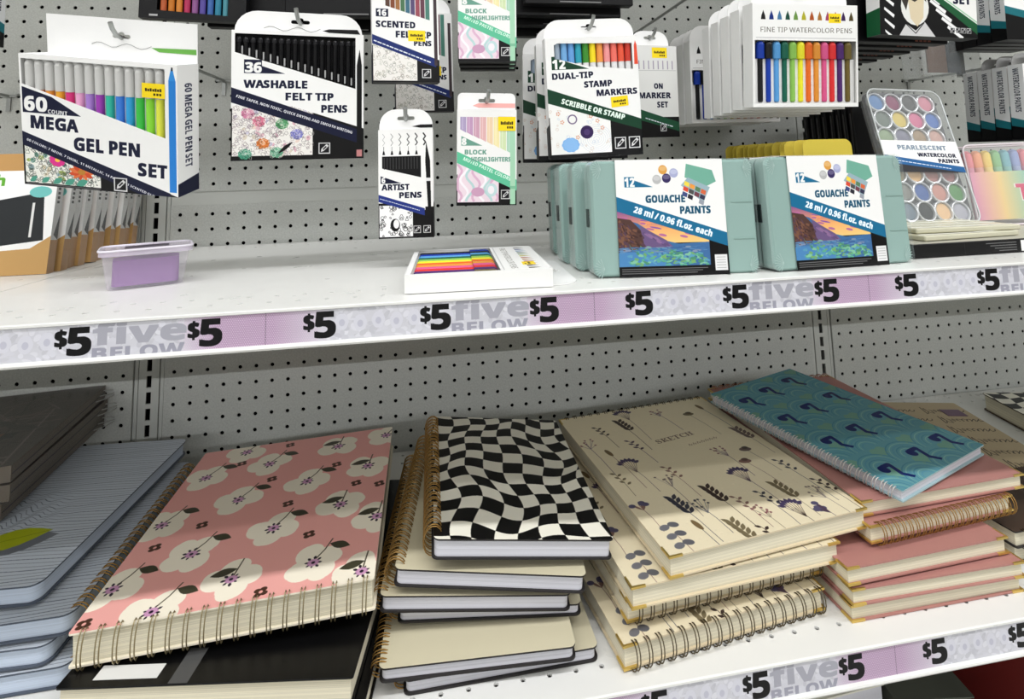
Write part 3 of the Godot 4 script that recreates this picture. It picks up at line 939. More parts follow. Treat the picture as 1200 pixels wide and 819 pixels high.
func scented_packs() -> void:
	var w := 260.0
	var h := 452.0
	var im := slim_art(260, 452, NAVY, NAVY)
	rc(im, 3, h * .64, w * .66, h * .985, Color(.93, .92, .9))
	scribble(im, Rect2(3, h * .64, w * .63, h * .34), 130, [Color(.5, .5, .48), Color(.65, .66, .6), Color(.6, .55, .5)], 1.0)
	pg(im, [0, h * .59, w, h * .8, w, 0, 0, 0], PAPER)
	pg(im, [0, h * .585, w * .95, h * .79, w * .95, h * .865, 0, h * .665], Color(.1, .17, .42))
	dashes(im, 8, h * .64, 7, .36, w * .86)
	var cc := [Color(.35, .25, .2), Color(.5, .28, .18), Color(.62, .42, .25), Color(.3, .45, .32), Color(.25, .42, .5), Color(.35, .3, .45), Color(.6, .3, .35), Color(.4, .25, .3), Color(.3, .5, .45)]
	for k in 9: pg(im, [w * (.2 + .075 * k), 6, w * (.265 + .075 * k), 6, w * (.265 + .075 * k), h * (.34 + .013 * k), w * (.2 + .075 * k), h * (.33 + .013 * k)], cc[k])
	rc(im, w * .06, h * .36, w * .24, h * .43, NAVY)
	tx(im, "16", w * .08, h * .42, 24, PAPER)
	tx(im, "SCENTED", w * .06, h * .52, 24, NAVY, 0, 1, true, w * .58)
	tx(im, "FELT TIP", w * .35, h * .605, 24, NAVY, 0, 1, true, w * .53)
	tx(im, "PENS", w * .62, h * .675, 20, NAVY, 0, 1, true, w * .26)
	badge(im, w * .73, h * .88, 36)
	rc(im, w * .925, h * .1, w * .975, h * .85, Color(.25, .2, .22))
	sticker(im, w * .53, h * .54, 68, 44)
	var o := thing("scented_pen_pack", "front scented felt tip pen pack with a yellow sticker beside the highlighters", "pen set", Vector3(16.77, 15.81, 13.0), Vector3(1.1, 9.1, 0.9), "scented felt tip pen packs")
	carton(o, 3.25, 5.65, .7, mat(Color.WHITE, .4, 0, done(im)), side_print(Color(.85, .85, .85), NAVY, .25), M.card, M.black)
	hang_tab(o, 3.2, 5.65, 1.0, -.3, M.card, .9)
	copy(o, Vector3(17.65, 14.75, 9.2), Vector3(1, 5, 1), "scented felt tip pen pack half hidden behind another, its lower edge showing", "scented felt tip pen packs")
	hook(17, 22, Vector3(16.77, 22.0, 12.7), "wire hook holding the scented felt tip pens")

func stamp_packs() -> void:
	var W := 4.82
	var H := 6.14
	var w := 386.0
	var h := 491.0
	var green := Color(.07, .24, .16)
	var im := cv(386, 491, PAPER)
	rc(im, 0, h * .66, w, h, INK)
	rc(im, 4, h * .58, w * .66, h * .965, Color(.95, .95, .94))
	scribble(im, Rect2(4, h * .6, w * .64, h * .36), 42, [Color(.72, .78, .86), Color(.85, .76, .7), Color(.8, .7, .62)], 1.0)
	for k in 7:
		var pts := PackedVector2Array()
		for j in 20: pts.append(Vector2(w * .5 + (12 + 9 * k) * cos(.33 * j), h * .85 + (10 + 8 * k) * sin(.33 * j)).clamp(Vector2(6, h * .6), Vector2(w * .655, h * .96)))
		ln(im, pts, .9, Color(.72, .76, .84))
	for k in 10:
		var a := TAU * k / 10
		el(im, w * .22 + 22 * cos(a), h * .89 + 18 * sin(a), 15, 12, Color(.5, .7, .92))
	el(im, w * .22, h * .89, 30, 26, Color(.55, .74, .93))
	el(im, w * .4, h * .79, 27, 27, Color(.2, .13, .32)); el(im, w * .4, h * .79, 13, 13, Color(.3, .22, .42))
	el(im, w * .25, h * .68, 20, 20, Color(.45, .38, .52)); el(im, w * .25, h * .68, 15, 15, Color(.95, .95, .94))
	for q in [[.1, .63], [.14, .7], [.52, .7], [.45, .66], [.57, .76], [.3, .83]]:
		for k in 5: el(im, w * q[0] + 6 * cos(TAU * k / 5), h * q[1] + 6 * sin(TAU * k / 5), 3, 3, Color(.86, .62, .5))
	pg(im, [0, h * .42, w, h * .71, w, 0, 0, 0], PAPER)
	pg(im, [0, h * .42, w, h * .70, w, h * .79, 0, h * .54], green)
	tx(im, "SCRIBBLE OR STAMP", w * .14, h * .545, 21, Color(.92, .97, .93), .29, 1, true, w * .7)
	rc(im, w * .06, h * .155, w * .22, h * .265, green)
	pg(im, [w * .22, h * .2, w * .46, h * .265, w * .22, h * .265], green)
	tx(im, "12", w * .07, h * .258, 38, PAPER, 0, 1, true, 52)
	tx(im, "DUAL-TIP", w * .06, h * .345, 24, NAVY, -.02, 1, true, w * .44)
	tx(im, "STAMP", w * .4, h * .42, 24, NAVY, -.02, 1, true, w * .3)
	tx(im, "MARKERS", w * .53, h * .495, 24, NAVY, -.02, 1, true, w * .44)
	badge(im, w * .695, h * .845, 48); badge(im, w * .85, h * .845, 48)
	var o := thing("stamp_marker_pack", "front pack of dual-tip stamp markers, rainbow caps in an arched white carton", "marker set", Vector3(26.29, 11.97, 13.0), Vector3(4.1, -2.7, 1.9), "dual-tip stamp marker packs")
	var win := PackedVector2Array([Vector2(-W / 2 + .45, H * .83), Vector2(-W / 2 + 2.2, H * .755), Vector2(W / 2 - .28, H * .72), Vector2(W / 2 - .28, H * .94), Vector2(-W / 2 + .62, H * .955), Vector2(-W / 2 + .45, H * .94)])
	carton(o, W, H, .8, mat(Color.WHITE, 0.4, 0, done(im)), side_print(PAPER, INK, .25), M.card, M.black, [win])
	var xs := []
	for k in 11: xs.append(-W / 2 + .62 + .375 * k)
	pens(o, xs, .6, H * .985, H * .79, .175, -.24, [Color(.9, .9, .9)], [Color(.6, .66, .72), Color(.45, .66, .85), Color(.4, .62, .85), Color(.2, .62, .7), Color(.25, .55, .2), Color(.95, .85, .15), Color(.93, .6, .3), Color(.93, .6, .6), Color(.93, .45, .4), Color(.9, .35, .25), Color(.8, .25, .2)])
	var mb := MB.new()
	mb.quad(Vector3(-W / 2 + .05, .05, -.5), Vector3(W / 2 - .1, .05, -.5), Vector3(W / 2 - .1, H - .05, -.5), Vector3(-W / 2 + .05, H - .05, -.5), Vector3(0, 0, 1))
	part(o, "inner_tray", [[mb, M.card]])
	mb = MB.new()
	mb.prism(PackedVector2Array([Vector2(W / 2 - .2, H * .76), Vector2(W / 2, H * .76), Vector2(W / 2 - .03, H * .92), Vector2(W / 2 - .1, H * .96), Vector2(W / 2 - .17, H * .92)]), 0, .012)
	part(o, "printed_marker", [[mb, mat(Color(.9, .32, .22), .4)]])
	im = cv(72, 48, PAPER)
	sticker(im, 0, 0, 72, 48)
	mb = MB.new()
	mb.quad(Vector3(.85, 3.0, .012), Vector3(1.75, 3.08, .012), Vector3(1.78, 2.55, .012), Vector3(.88, 2.47, .012), Vector3(0, 0, 1))
	part(o, "price_sticker", [[mb, mat(Color.WHITE, .5, 0, done(im))]])
	var slot := hang_tab(o, W - .05, H, 1.0, -.4, M.card, .8)
	copy(o, Vector3(25.95, 11.9, 11.6), Vector3(4, -5, 0), "second stamp marker pack, its left edge showing behind the front one", "dual-tip stamp marker packs")
	copy(o, Vector3(25.45, 11.75, 9.9), Vector3(3, -7, -1), "hindmost stamp marker pack, darkest of the three", "dual-tip stamp marker packs")
	hook_for(o, slot, "wire hook through the tab of the stamp markers")

func other_marker_pack() -> void:
	var w := 240.0
	var h := 400.0
	var im := cv(240, 400, Color(.88, .88, .87))
	rc(im, 0, h * .78, w, h, INK)
	pg(im, [0, h * .66, w, h * .84, w, h * .94, 0, h * .78], Color(.1, .3, .2))
	dashes(im, w * .3, h * .79, 6, .28, w * .55)
	for k in 9:
		ln(im, PackedVector2Array([Vector2(w * (.1 + .1 * k), h * .17), Vector2(w * (.1 + .1 * k), h * .26)]), 5, Color(.62, .58, .66))
	rc(im, w * .05, h * .27, w * .98, h * .275, Color(.7, .7, .7))
	tx(im, "ON", w * .5, h * .47, 22, NAVY)
	tx(im, "MARKER", w * .18, h * .575, 24, NAVY, 0, 1, true, w * .66)
	tx(im, "SET", w * .55, h * .675, 24, NAVY)
	badge(im, w * .6, h * .86, 30)
	sticker(im, w * .48, h * .02, 76, 46)
	var o := thing("marker_set_pack", "grey-white marker set pack behind the stamp markers", "marker set", Vector3(31.45, 13.15, 8.6), Vector3(3, 8, 1))
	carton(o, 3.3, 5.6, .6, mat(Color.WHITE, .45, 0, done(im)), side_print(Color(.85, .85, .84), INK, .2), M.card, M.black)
	var s := hang_tab(o, 2.6, 5.6, .95, -.3, M.card, .8)
	hook_for(o, s, "wire hook behind the stamp markers, holding the marker set")
	hook(33.5, 21.5, Vector3(33.5, 21.65, 12.0), "long bare wire hook rising between the stamp markers and watercolor pens")

func watercolor_pen_packs() -> void:
	var W := 6.39
	var H := 5.64
	var w := 512.0
	var h := 452.0
	var im := cv(512, 452, PAPER)
	var cols := [Color(.1, .1, .11), Color(.1, .24, .65), Color(.35, .62, .85), Color(.1, .38, .3), Color(.55, .76, .35), Color(.93, .9, .2), Color(.9, .42, .15), Color(.88, .58, .22), Color(.85, .35, .55), Color(.86, .2, .2), Color(.3, .16, .42), Color(.42, .36, .18)]
	for k in 12:
		var x := w * (.1 + .0762 * k)
		pg(im, [x - 11, h * .155, x + 11, h * .155, x + 9, h * .12, x + 4, h * .09, x, h * .065, x - 4, h * .09, x - 9, h * .12], cols[k].darkened(.25))
	sticker(im, w * .72, h * .085, 60, 42)
	tx(im, "FINE TIP WATERCOLOR PENS", w * .075, h * .275, 20, Color(.35, .33, .3), 0, 1, false, w * .87)
	rc(im, w * .03, h * .325, w * .98, h * .335, Color(.8, .8, .8))
	var front := mat(Color.WHITE, .4, 0, done(im))
	var o := thing("watercolor_pen_pack", "front fine tip watercolor pen pack of the forward stack, rainbow pens in its window", "pen set", Vector3(38.32, 14.44, 13.0), Vector3(5.9, 0, -0.1), "fine tip watercolor pen packs")
	var win := PackedVector2Array([Vector2(-W / 2 + .12, .22), Vector2(W / 2 - .1, .22), Vector2(W / 2 - .1, H * .645), Vector2(-W / 2 + .12, H * .645)])
	carton(o, W, H, .92, front, M.card_side, M.card_side, M.card_side, [win])
	var xs := []
	for k in 12: xs.append(-W / 2 + .55 + .485 * k)
	var barrels := []
	var caps := []
	for k in 12:
		barrels.append(cols[k])
		caps.append(cols[[1, 0, 2, 3, 4, 5, 6, 7, 8, 9, 10, 11][k]].darkened(.08))
	pens(o, xs, .28, H * .64, H * .47, .205, -.21, barrels, caps, .68)
	# wider caps fill the row edge to edge
	for c in o.find_children("cap", "", true, false): c.scale = Vector3(1.18, 1, 1)
	var mb := MB.new()
	mb.quad(Vector3(-W / 2 + .05, .05, -.24), Vector3(W / 2 - .05, .05, -.24), Vector3(W / 2 - .05, H * .47, -.24), Vector3(-W / 2 + .05, H * .47, -.24), Vector3(0, 0, 1))
	part(o, "inner_tray", [[mb, M.card]])
	var slot := hang_tab(o, W - .5, H, 1.15, -.5, M.card, .9)
	var ord := ["", "second", "third", "fourth", "hindmost"]
	for k in range(1, 5):
		copy(o, Vector3(38.3 - .02 * k, 14.46 - .05 * k, 13.0 - 1.02 * k), Vector3(4.5, -1.0 * k, -0.1), "%s fine tip watercolor pen pack of the forward stack, edge showing" % ord[k], "fine tip watercolor pen packs")
	for k in 4:
		copy(o, Vector3(38.75, 14.25, 5.4 - 1.05 * k), Vector3(4, -2.5, 0.3), "%s fine tip watercolor pen pack of the rear stack near the panel" % ["front", "second", "third", "hindmost"][k], "fine tip watercolor pen packs")
	# one pack lies face up on the shelf, its tab to the right
	var l := copy(o, Vector3.ZERO, Vector3.ZERO, "fine tip watercolor pen pack lying face up on the shelf")
	var bas := Basis(Vector3.UP, deg_to_rad(-2.5)) * Basis(Vector3(0, 0, 1), Vector3(1, 0, 0), Vector3(0, 1, 0))   # front up, tab to the right
	l.transform = Transform3D(bas, Vector3(16.95, 7.62, 15.3) * I)
	l.get_node("carton").scale = Vector3(1, 1, .75)
	l.get_node("hang_tab").position = Vector3(0, 0, -.17) * I
	hook_for(o, slot, "wire hook through the tabs of the forward watercolor pen packs")

# ------------------------------------------------------------------ things standing or lying on the upper shelf
func gouache_sets() -> void:
	var W := 7.05
	var H := 4.75
	var D := 1.45
	var w := 370.0
	var h := 390.0
	var im := cv(370, 390, PAPER)
	var blue := Color(.1, .42, .58)
	rc(im, 0, h * .6, w, h, INK)
	# painted sunset over a bay
	var ax := w * .83
	for k in 60:
		var t := k / 59.0
		var c := Color(.5, .3, .58).lerp(Color(.95, .66, .42), clampf(t * 1.6, 0, 1)).lerp(Color(.96, .8, .5), clampf(t * 2 - 1, 0, 1))
		rc(im, 0, h * (.42 + .005 * k), ax, h * (.426 + .005 * k), c)
	for k in 60:
		var y := h * rng.randf_range(.43, .68)
		var x := rng.randf_range(0, ax)
		el(im, minf(x, ax - 22), y, rng.randf_range(8, 22), rng.randf_range(2, 5), [Color(.72, .42, .6), Color(.93, .6, .42), Color(.97, .76, .45), Color(.55, .35, .65)][k % 4], .2)
	pg(im, [0, h * .5, w * .18, h * .55, w * .42, h * .7, w * .55, h * .73, ax, h * .72, ax, h * .92, 0, h * .92], Color(.25, .42, .62))
	pg(im, [0, h * .5, w * .12, h * .52, w * .22, h * .62, w * .28, h * .76, 0, h * .8], Color(.32, .22, .2))
	pg(im, [w * .2, h * .57, w * .44, h * .7, w * .5, h * .76, w * .24, h * .76], Color(.42, .34, .5))
	pg(im, [0, h * .8, w * .3, h * .78, w * .5, h * .92, 0, h * .92], Color(.3, .52, .72))
	for k in 150:
		var x := rng.randf_range(w * .1, ax - 10)
		var y := h * rng.randf_range(.72 + .12 * x / w, .91)
		el(im, x, y, rng.randf_range(4, 12), rng.randf_range(2, 5), [Color(.36, .66, .55), Color(.5, .74, .6), Color(.3, .55, .42), Color(.45, .66, .4), Color(.35, .6, .72)][k % 5], rng.randf_range(-.6, .6))
	# brushwork over the cliffs, the far ridge and the water
	for k in 120:
		var t := rng.randf()
		el(im, w * .22 * t * rng.randf() + 6, h * rng.randf_range(.53 + .1 * t, .78), rng.randf_range(4, 12), rng.randf_range(2, 5), [Color(.26, .17, .16), Color(.40, .27, .22), Color(.33, .24, .30), Color(.48, .33, .26)][k % 4], rng.randf_range(.3, 1.3))
	for k in 60:
		var t := rng.randf()
		el(im, w * lerpf(.24, .47, t), h * (lerpf(.62, .74, t) + rng.randf_range(0, .03)), rng.randf_range(5, 14), rng.randf_range(2, 4), [Color(.46, .36, .56), Color(.38, .30, .46), Color(.55, .42, .58)][k % 3], .5)
	for k in 90:
		el(im, rng.randf_range(8, ax - 14), h * rng.randf_range(.755, .8), rng.randf_range(6, 16), rng.randf_range(1, 3), [Color(.28, .46, .66), Color(.36, .54, .70), Color(.22, .38, .58), Color(.50, .56, .66)][k % 4])
	rc(im, 0, h * .915, w, h, INK)
	rc(im, ax, h * .6, w, h, INK)
	for k in 3: rc(im, 8, h * (.935 + .018 * k), ax - 10 - 18 * k, h * (.94 + .018 * k), Color(.55, .55, .55))
	pg(im, [0, h * .32, w, h * .66, w, 0, 0, 0], PAPER)
	pg(im, [0, h * .32, w, h * .645, w, h * .76, 0, h * .445], blue)
	tx(im, "28 ml / 0.96 fl.oz. each", w * .15, h * .455, 21, Color(.93, .97, 1), .323, 1, true, w * .74)
	pg(im, [w * .08, h * .15, w * .17, h * .15, w * .17, h * .24, w * .08, h * .24], blue)
	pg(im, [w * .17, h * .18, w * .34, h * .24, w * .17, h * .24], blue)
	tx(im, "12", w * .085, h * .235, 30, PAPER, 0, 1, true, 32)
	tx(im, "GOUACHE", w * .27, h * .375, 24, blue.darkened(.25), 0, 1, true, w * .36)
	tx(im, "PAINTS", w * .58, h * .475, 24, blue.darkened(.25), 0, 1, true, w * .28)
	for q in [[.44, .09, Color(.86, .62, .28)], [.54, .12, Color(.66, .68, .82)], [.38, .175, Color(.72, .72, .72)], [.47, .165, Color(.2, .16, .36)]]:
		el(im, w * q[0], h * q[1], 15, 16, q[2])
		el(im, w * q[0], h * q[1] - 4, 12, 8, q[2].lightened(.25))
	pg(im, [w * .66, h * .04, w * .9, h * .1, w * .93, h * .2, w * .84, h * .24, w * .64, h * .16], Color(.45, .68, .6))
	pg(im, [w * .6, h * .23, w * .67, h * .16, w * .87, h * .25, w * .8, h * .38], Color(.6, .7, .74))
	for k in 12:
		var cc := [Color(.95, .85, .3), Color(.93, .6, .25), Color(.35, .5, .35), Color(.85, .4, .25), Color(.85, .3, .2), Color(.3, .3, .3), Color(.45, .25, .3), Color(.2, .2, .3), Color(.25, .3, .5), Color(.15, .15, .2), Color(.95, .95, .95), Color(.6, .62, .66)]
		var px := w * (.64 + .05 * (k % 4) - .012 * (k / 4))
		var py := h * (.19 + .024 * (k % 4) + .045 * (k / 4))
		pg(im, [px, py, px + 16, py + 8, px + 12, py + 22, px - 4, py + 14], cc[k])
	rc(im, w * .87, h * .83, w * .985, h * .965, Color(.9, .9, .9))
	for k in 5: rc(im, w * .885, h * (.85 + .022 * k), w * .97, h * (.856 + .022 * k), Color(.7, .7, .7))
	var label := mat(Color.WHITE, .35, 0, done(im))
	var mint := mat(Color(.56, .67, .645), .35)
	var lid := mat(Color(.57, .68, .655), .3)
	var film := clear_mat(Color(.97, 1, 1), .1, .08)
	var o := thing("gouache_set", "front mint gouache paint case of the left stack, label facing out", "paint set", Vector3(27.9, 6.92, 18.1), Vector3(-2.5, -5.0, -0.6), "mint gouache paint cases")
	# case: two rounded shells with a seam, corners notched for the latch
	for half in [[-.02, -.7, "lid", lid], [-.74, -1.42, "base", mint]]:
		var mb := MB.new()
		var a: float = half[0]
		var b: float = half[1]
		var out := rrect(-W / 2, 0.02, W / 2, H, .32, 5)
		var ins := rrect(-W / 2 + .1, 0.12, W / 2 - .1, H - .1, .24, 5)
		var zf := a if half[2] == "lid" else b
		var ze := a - .12 if half[2] == "lid" else b + .12
		var zi := b if half[2] == "lid" else a
		mb.cap(ins, zf, 1 if half[2] == "lid" else -1)
		for k in out.size():
			var j := (k + 1) % out.size()
			var nm := Vector3((out[k].x + out[j].x) / W, (out[k].y + out[j].y - H) / H, 1.0 if half[2] == "lid" else -1.0).normalized()
			mb.quad(Vector3(ins[k].x, ins[k].y, zf), Vector3(ins[j].x, ins[j].y, zf), Vector3(out[j].x, out[j].y, ze), Vector3(out[k].x, out[k].y, ze), nm)
		mb.rim(out, minf(ze, zi), maxf(ze, zi), true)
		part(o, half[2], [[mb, half[3]]])
	var lat := MB.new()
	for s in [-1.0, 1.0]:
		lat = MB.new()
		lat.box(Vector3(s * W / 2 - .05, H * .42, -.95), Vector3(s * W / 2 + .05, H * .58, -.5))
		part(o, "latch", [[lat, mat(Color(.16, .2, .2), .4)]])
	var rib := MB.new()   # moulded lines on the lid beside the label
	for y in [H * .3, H * .62]:
		rib = MB.new()
		rib.box(Vector3(W / 2 - 1.05, y, -.03), Vector3(W / 2 - .12, y + .03, .005))
		part(o, "lid_rib", [[rib, lid]])
	var lb := MB.new()
	var lx0 := -W / 2 + 1.05
	var lx1 := W / 2 - 1.35
	lb.quad(Vector3(lx0, H + .03, .03), Vector3(lx1, H + .03, .03), Vector3(lx1, 0.0, .03), Vector3(lx0, 0.0, .03), Vector3(0, 0, 1))
	var lw := MB.new()
	lw.quad(Vector3(lx0, H + .03, .03), Vector3(lx1, H + .03, .03), Vector3(lx1, H + .03, -D), Vector3(lx0, H + .03, -D), Vector3(0, 1, 0))
	lw.quad(Vector3(lx0, H + .03, -D), Vector3(lx1, H + .03, -D), Vector3(lx1, 0, -D), Vector3(lx0, 0, -D), Vector3(0, 0, -1))
	part(o, "paper_sleeve", [[lb, label], [lw, M.card]])
	# shrink film round the ends, gathered into creases at the corners
	var fm := MB.new()
	for s in [-1.0, 1.0]:
		for c in [0.35, H - .35]:
			for k in 9:
				var a := -1.2 + .3 * k
				var p0 := Vector3(s * (W / 2 - .45), c, .02)
				var dir := Vector3(s * cos(a), sin(a), 0)
				var p1 := p0 + dir * .42
				var q := dir.cross(Vector3(0, 0, 1)) * .012
				fm.quad(p0 - q * .4, p0 + q * .4, p1 + q + Vector3(0, 0, -.03), p1 - q + Vector3(0, 0, -.03), Vector3(0, 0, 1))
	part(o, "film_creases", [[fm, mat(Color(.70, .79, .77), .2)]]).set_meta("kind", "stuff")
	var fl := MB.new()
	fl.rim(rrect(-W / 2 - .03, 0.0, W / 2 + .03, H + .05, .34, 5), -D, .04, true)
	part(o, "shrink_film", [[fl, film]])
	var g := "mint gouache paint cases"
	copy(o, Vector3(27.62, 6.92, 16.35), Vector3(-3, -3.5, -0.4), "second mint gouache case of the left stack", g)
	copy(o, Vector3(27.55, 6.92, 14.3), Vector3(-3, -3.0, 0), "third mint gouache case of the left stack", g)
	copy(o, Vector3(27.75, 6.92, 11.6), Vector3(-3, -4.0, 0), "hindmost mint gouache case of the left stack", g)
	copy(o, Vector3(35.4, 6.92, 18.45), Vector3(-2.5, 3.5, -0.4), "front mint gouache paint case of the right stack, label facing out", g)
	copy(o, Vector3(34.95, 6.92, 16.6), Vector3(-3, 2.5, 0), "rear mint gouache case of the right stack, mostly hidden", g)

func yellow_cards() -> void:
	var ord := ["front", "second", "third", "fourth", "fifth", "sixth", "seventh", "eighth", "ninth", "tenth", "eleventh", "twelfth", "hindmost"]
	var proto: Node3D
	for k in 13:
		var z := 14.1 - .6 * k - (0.3 if k > 1 else 0.0)
		var at := Vector3(38.75 + (0.05 if k % 2 else -0.05) - (0.25 if k == 1 else 0.0), 6.92, z)
		var lb := "%s of the yellow backing cards standing behind the gouache cases" % ord[k]
		if k == 0:
			proto = thing("yellow_pack", lb, "paint set", at, Vector3(-3, 0, 0), "yellow packs behind the gouache cases")
			var mb := MB.new()
			mb.prism(rrect(-1.45, 0, 1.45, 5.7, .4, 5), -.05, 0, true)
			part(proto, "backing_card", [[mb, mat(Color(.80, .72, .27), .5)]])
			mb = MB.new()
			mb.prism(rrect(-1.2, .3, 1.2, 4.2, .3, 4), 0, .3, true)
			part(proto, "blister", [[mb, clear_mat(Color(.95, .93, .8), .3, .1)]])
		else:
			copy(proto, at, Vector3(-3, rng.randf_range(-3, 3), rng.randf_range(-1, 1)), lb, "yellow packs behind the gouache cases")

func black_packs() -> void:
	var proto: Node3D
	var ord := ["front", "second", "third", "fourth", "fifth", "sixth", "seventh", "hindmost"]
	for k in 8:
		var at := Vector3(47.3 - .02 * k, 6.92, 8.8 - .58 * k)
		var lb := "%s of the matte black flat packs standing behind the palette" % ord[k]
		if k == 0:
			proto = thing("black_pack", lb, "art pack", at, Vector3(-2, 0, 0), "black packs behind the palette")
			var mb := MB.new()
			mb.cbox(Vector3(-2.3, 0, -.42), Vector3(2.3, 8.0, 0), .05)
			part(proto, "carton", [[mb, M.black]])
			mb = MB.new()
			mb.box(Vector3(-2.305, 0.2, -.25), Vector3(-2.3, 7.6, -.17))
			part(proto, "printed_stripe", [[mb, mat(Color(.3, .3, .3), .5)]])
			mb = MB.new()
			mb.prism(rrect(-1.0, 0, 1.0, .6, .25, 3), -.23, -.19)
			var t := part(proto, "hang_tab", [[mb, M.black]])
			t.position = Vector3(0, 7.9, 0) * I
		else:
			copy(proto, at, Vector3(-2, rng.randf_range(-2, 2), rng.randf_range(-.6, .6)), lb, "black packs behind the palette")

func palette_set() -> void:
	var W := 5.0
	var H := 7.9
	var o := thing("watercolor_palette", "clear palette of round pearlescent watercolor pans leaning with a white label", "paint palette", Vector3(45.48, 7.89, 13.5), Vector3(-15.3, 1.2, -2.3))
	var mb := MB.new()
	mb.prism(rrect(-W / 2 + .1, .1, W / 2 - .1, H - .1, .5, 5), -.35, -.12, true)
	part(o, "tray", [[mb, mat(Color(.34, .34, .35), .35)]])
	mb = MB.new()
	mb.rim(rrect(-W / 2, 0, W / 2, H, .6, 6), -.4, .22, true)
	mb.cap(rrect(-W / 2, 0, W / 2, H, .6, 6), .22, 1)
	part(o, "clear_lid", [[mb, clear_mat(Color(.95, .97, .97), .12, .04)]])
	mb = MB.new()
	mb.tube(PackedVector3Array(Array(rrect(-W / 2, 0, W / 2, H, .6, 6)).map(func(q): return Vector3(q.x, q.y, .2))), .045, 5, true)
	part(o, "lid_rim", [[mb, mat(Color(.82, .84, .84), .2)]])
	var cols := [Color(.36, .5, .68), Color(.5, .24, .36), Color(.3, .3, .3), Color(.76, .5, .56), Color(.42, .46, .43), Color(.8, .72, .4), Color(.78, .44, .56), Color(.32, .44, .68), Color(.55, .62, .5), Color(.5, .5, .56), Color(.62, .54, .44), Color(.76, .62, .58), Color(.5, .5, .5), Color(.5, .5, .5), Color(.5, .5, .5), Color(.5, .5, .5), Color(.62, .55, .4), Color(.86, .7, .5), Color(.66, .48, .46), Color(.6, .42, .42), Color(.5, .5, .48), Color(.3, .4, .62), Color(.76, .56, .52), Color(.36, .55, .35), Color(.45, .5, .55), Color(.22, .23, .24), Color(.88, .74, .58), Color(.68, .68, .72)]
	var pan := MB.new()
	pan.lathe(PackedVector2Array([Vector2(.5, 0), Vector2(.42, .05), Vector2(0, .07)]), 18)
	var pm := ArrayMesh.new()
	pan.into(pm, M.card)
	var rim := MB.new()
	rim.lathe(PackedVector2Array([Vector2(.5, -.02), Vector2(.5, .13), Vector2(.56, .15), Vector2(.6, .12), Vector2(.6, -.02)]), 18)
	var rmm := ArrayMesh.new()
	rim.into(rmm, mat(Color(.82, .83, .84), .25, .4))
	for r in 7:
		for c in 4:
			if r == 3: continue
			var x := -W / 2 + .72 + 1.12 * c + (0.12 if r % 2 else 0.0)
			var y := H - .75 - 1.08 * r
			var p := again(o, "paint_pan", pm, Vector3(x, y, -.1), mat(cols[r * 4 + c], .4))
			p.rotation_degrees = Vector3(90, 0, 0)
			again(p, "pan_rim", rmm, Vector3.ZERO)
	var im := cv(300, 170, PAPER)
	pg(im, [0, 92, 300, 150, 300, 170, 0, 170], Color(.2, .2, .22))
	pg(im, [0, 80, 300, 140, 300, 170, 0, 120], Color(.15, .38, .6))
	dashes(im, 20, 104, 6, .2, 230)
	tx(im, "PEARLESCENT", 60, 50, 24, Color(.5, .56, .62), 0, 1, true, 190)
	tx(im, "WATERCOLOR", 130, 86, 20, NAVY, .02, 1, true, 150)
	tx(im, "PAINTS", 205, 118, 20, NAVY, .02, 1, true, 80)
	mb = MB.new()
	mb.quad(Vector3(-W / 2 - .02, H * .595, .24), Vector3(W / 2 + .02, H * .595, .24), Vector3(W / 2 + .02, H * .36, .24), Vector3(-W / 2 - .02, H * .36, .24), Vector3(0, 0, 1))
	part(o, "paper_band", [[mb, mat(Color.WHITE, .4, 0, done(im))]])

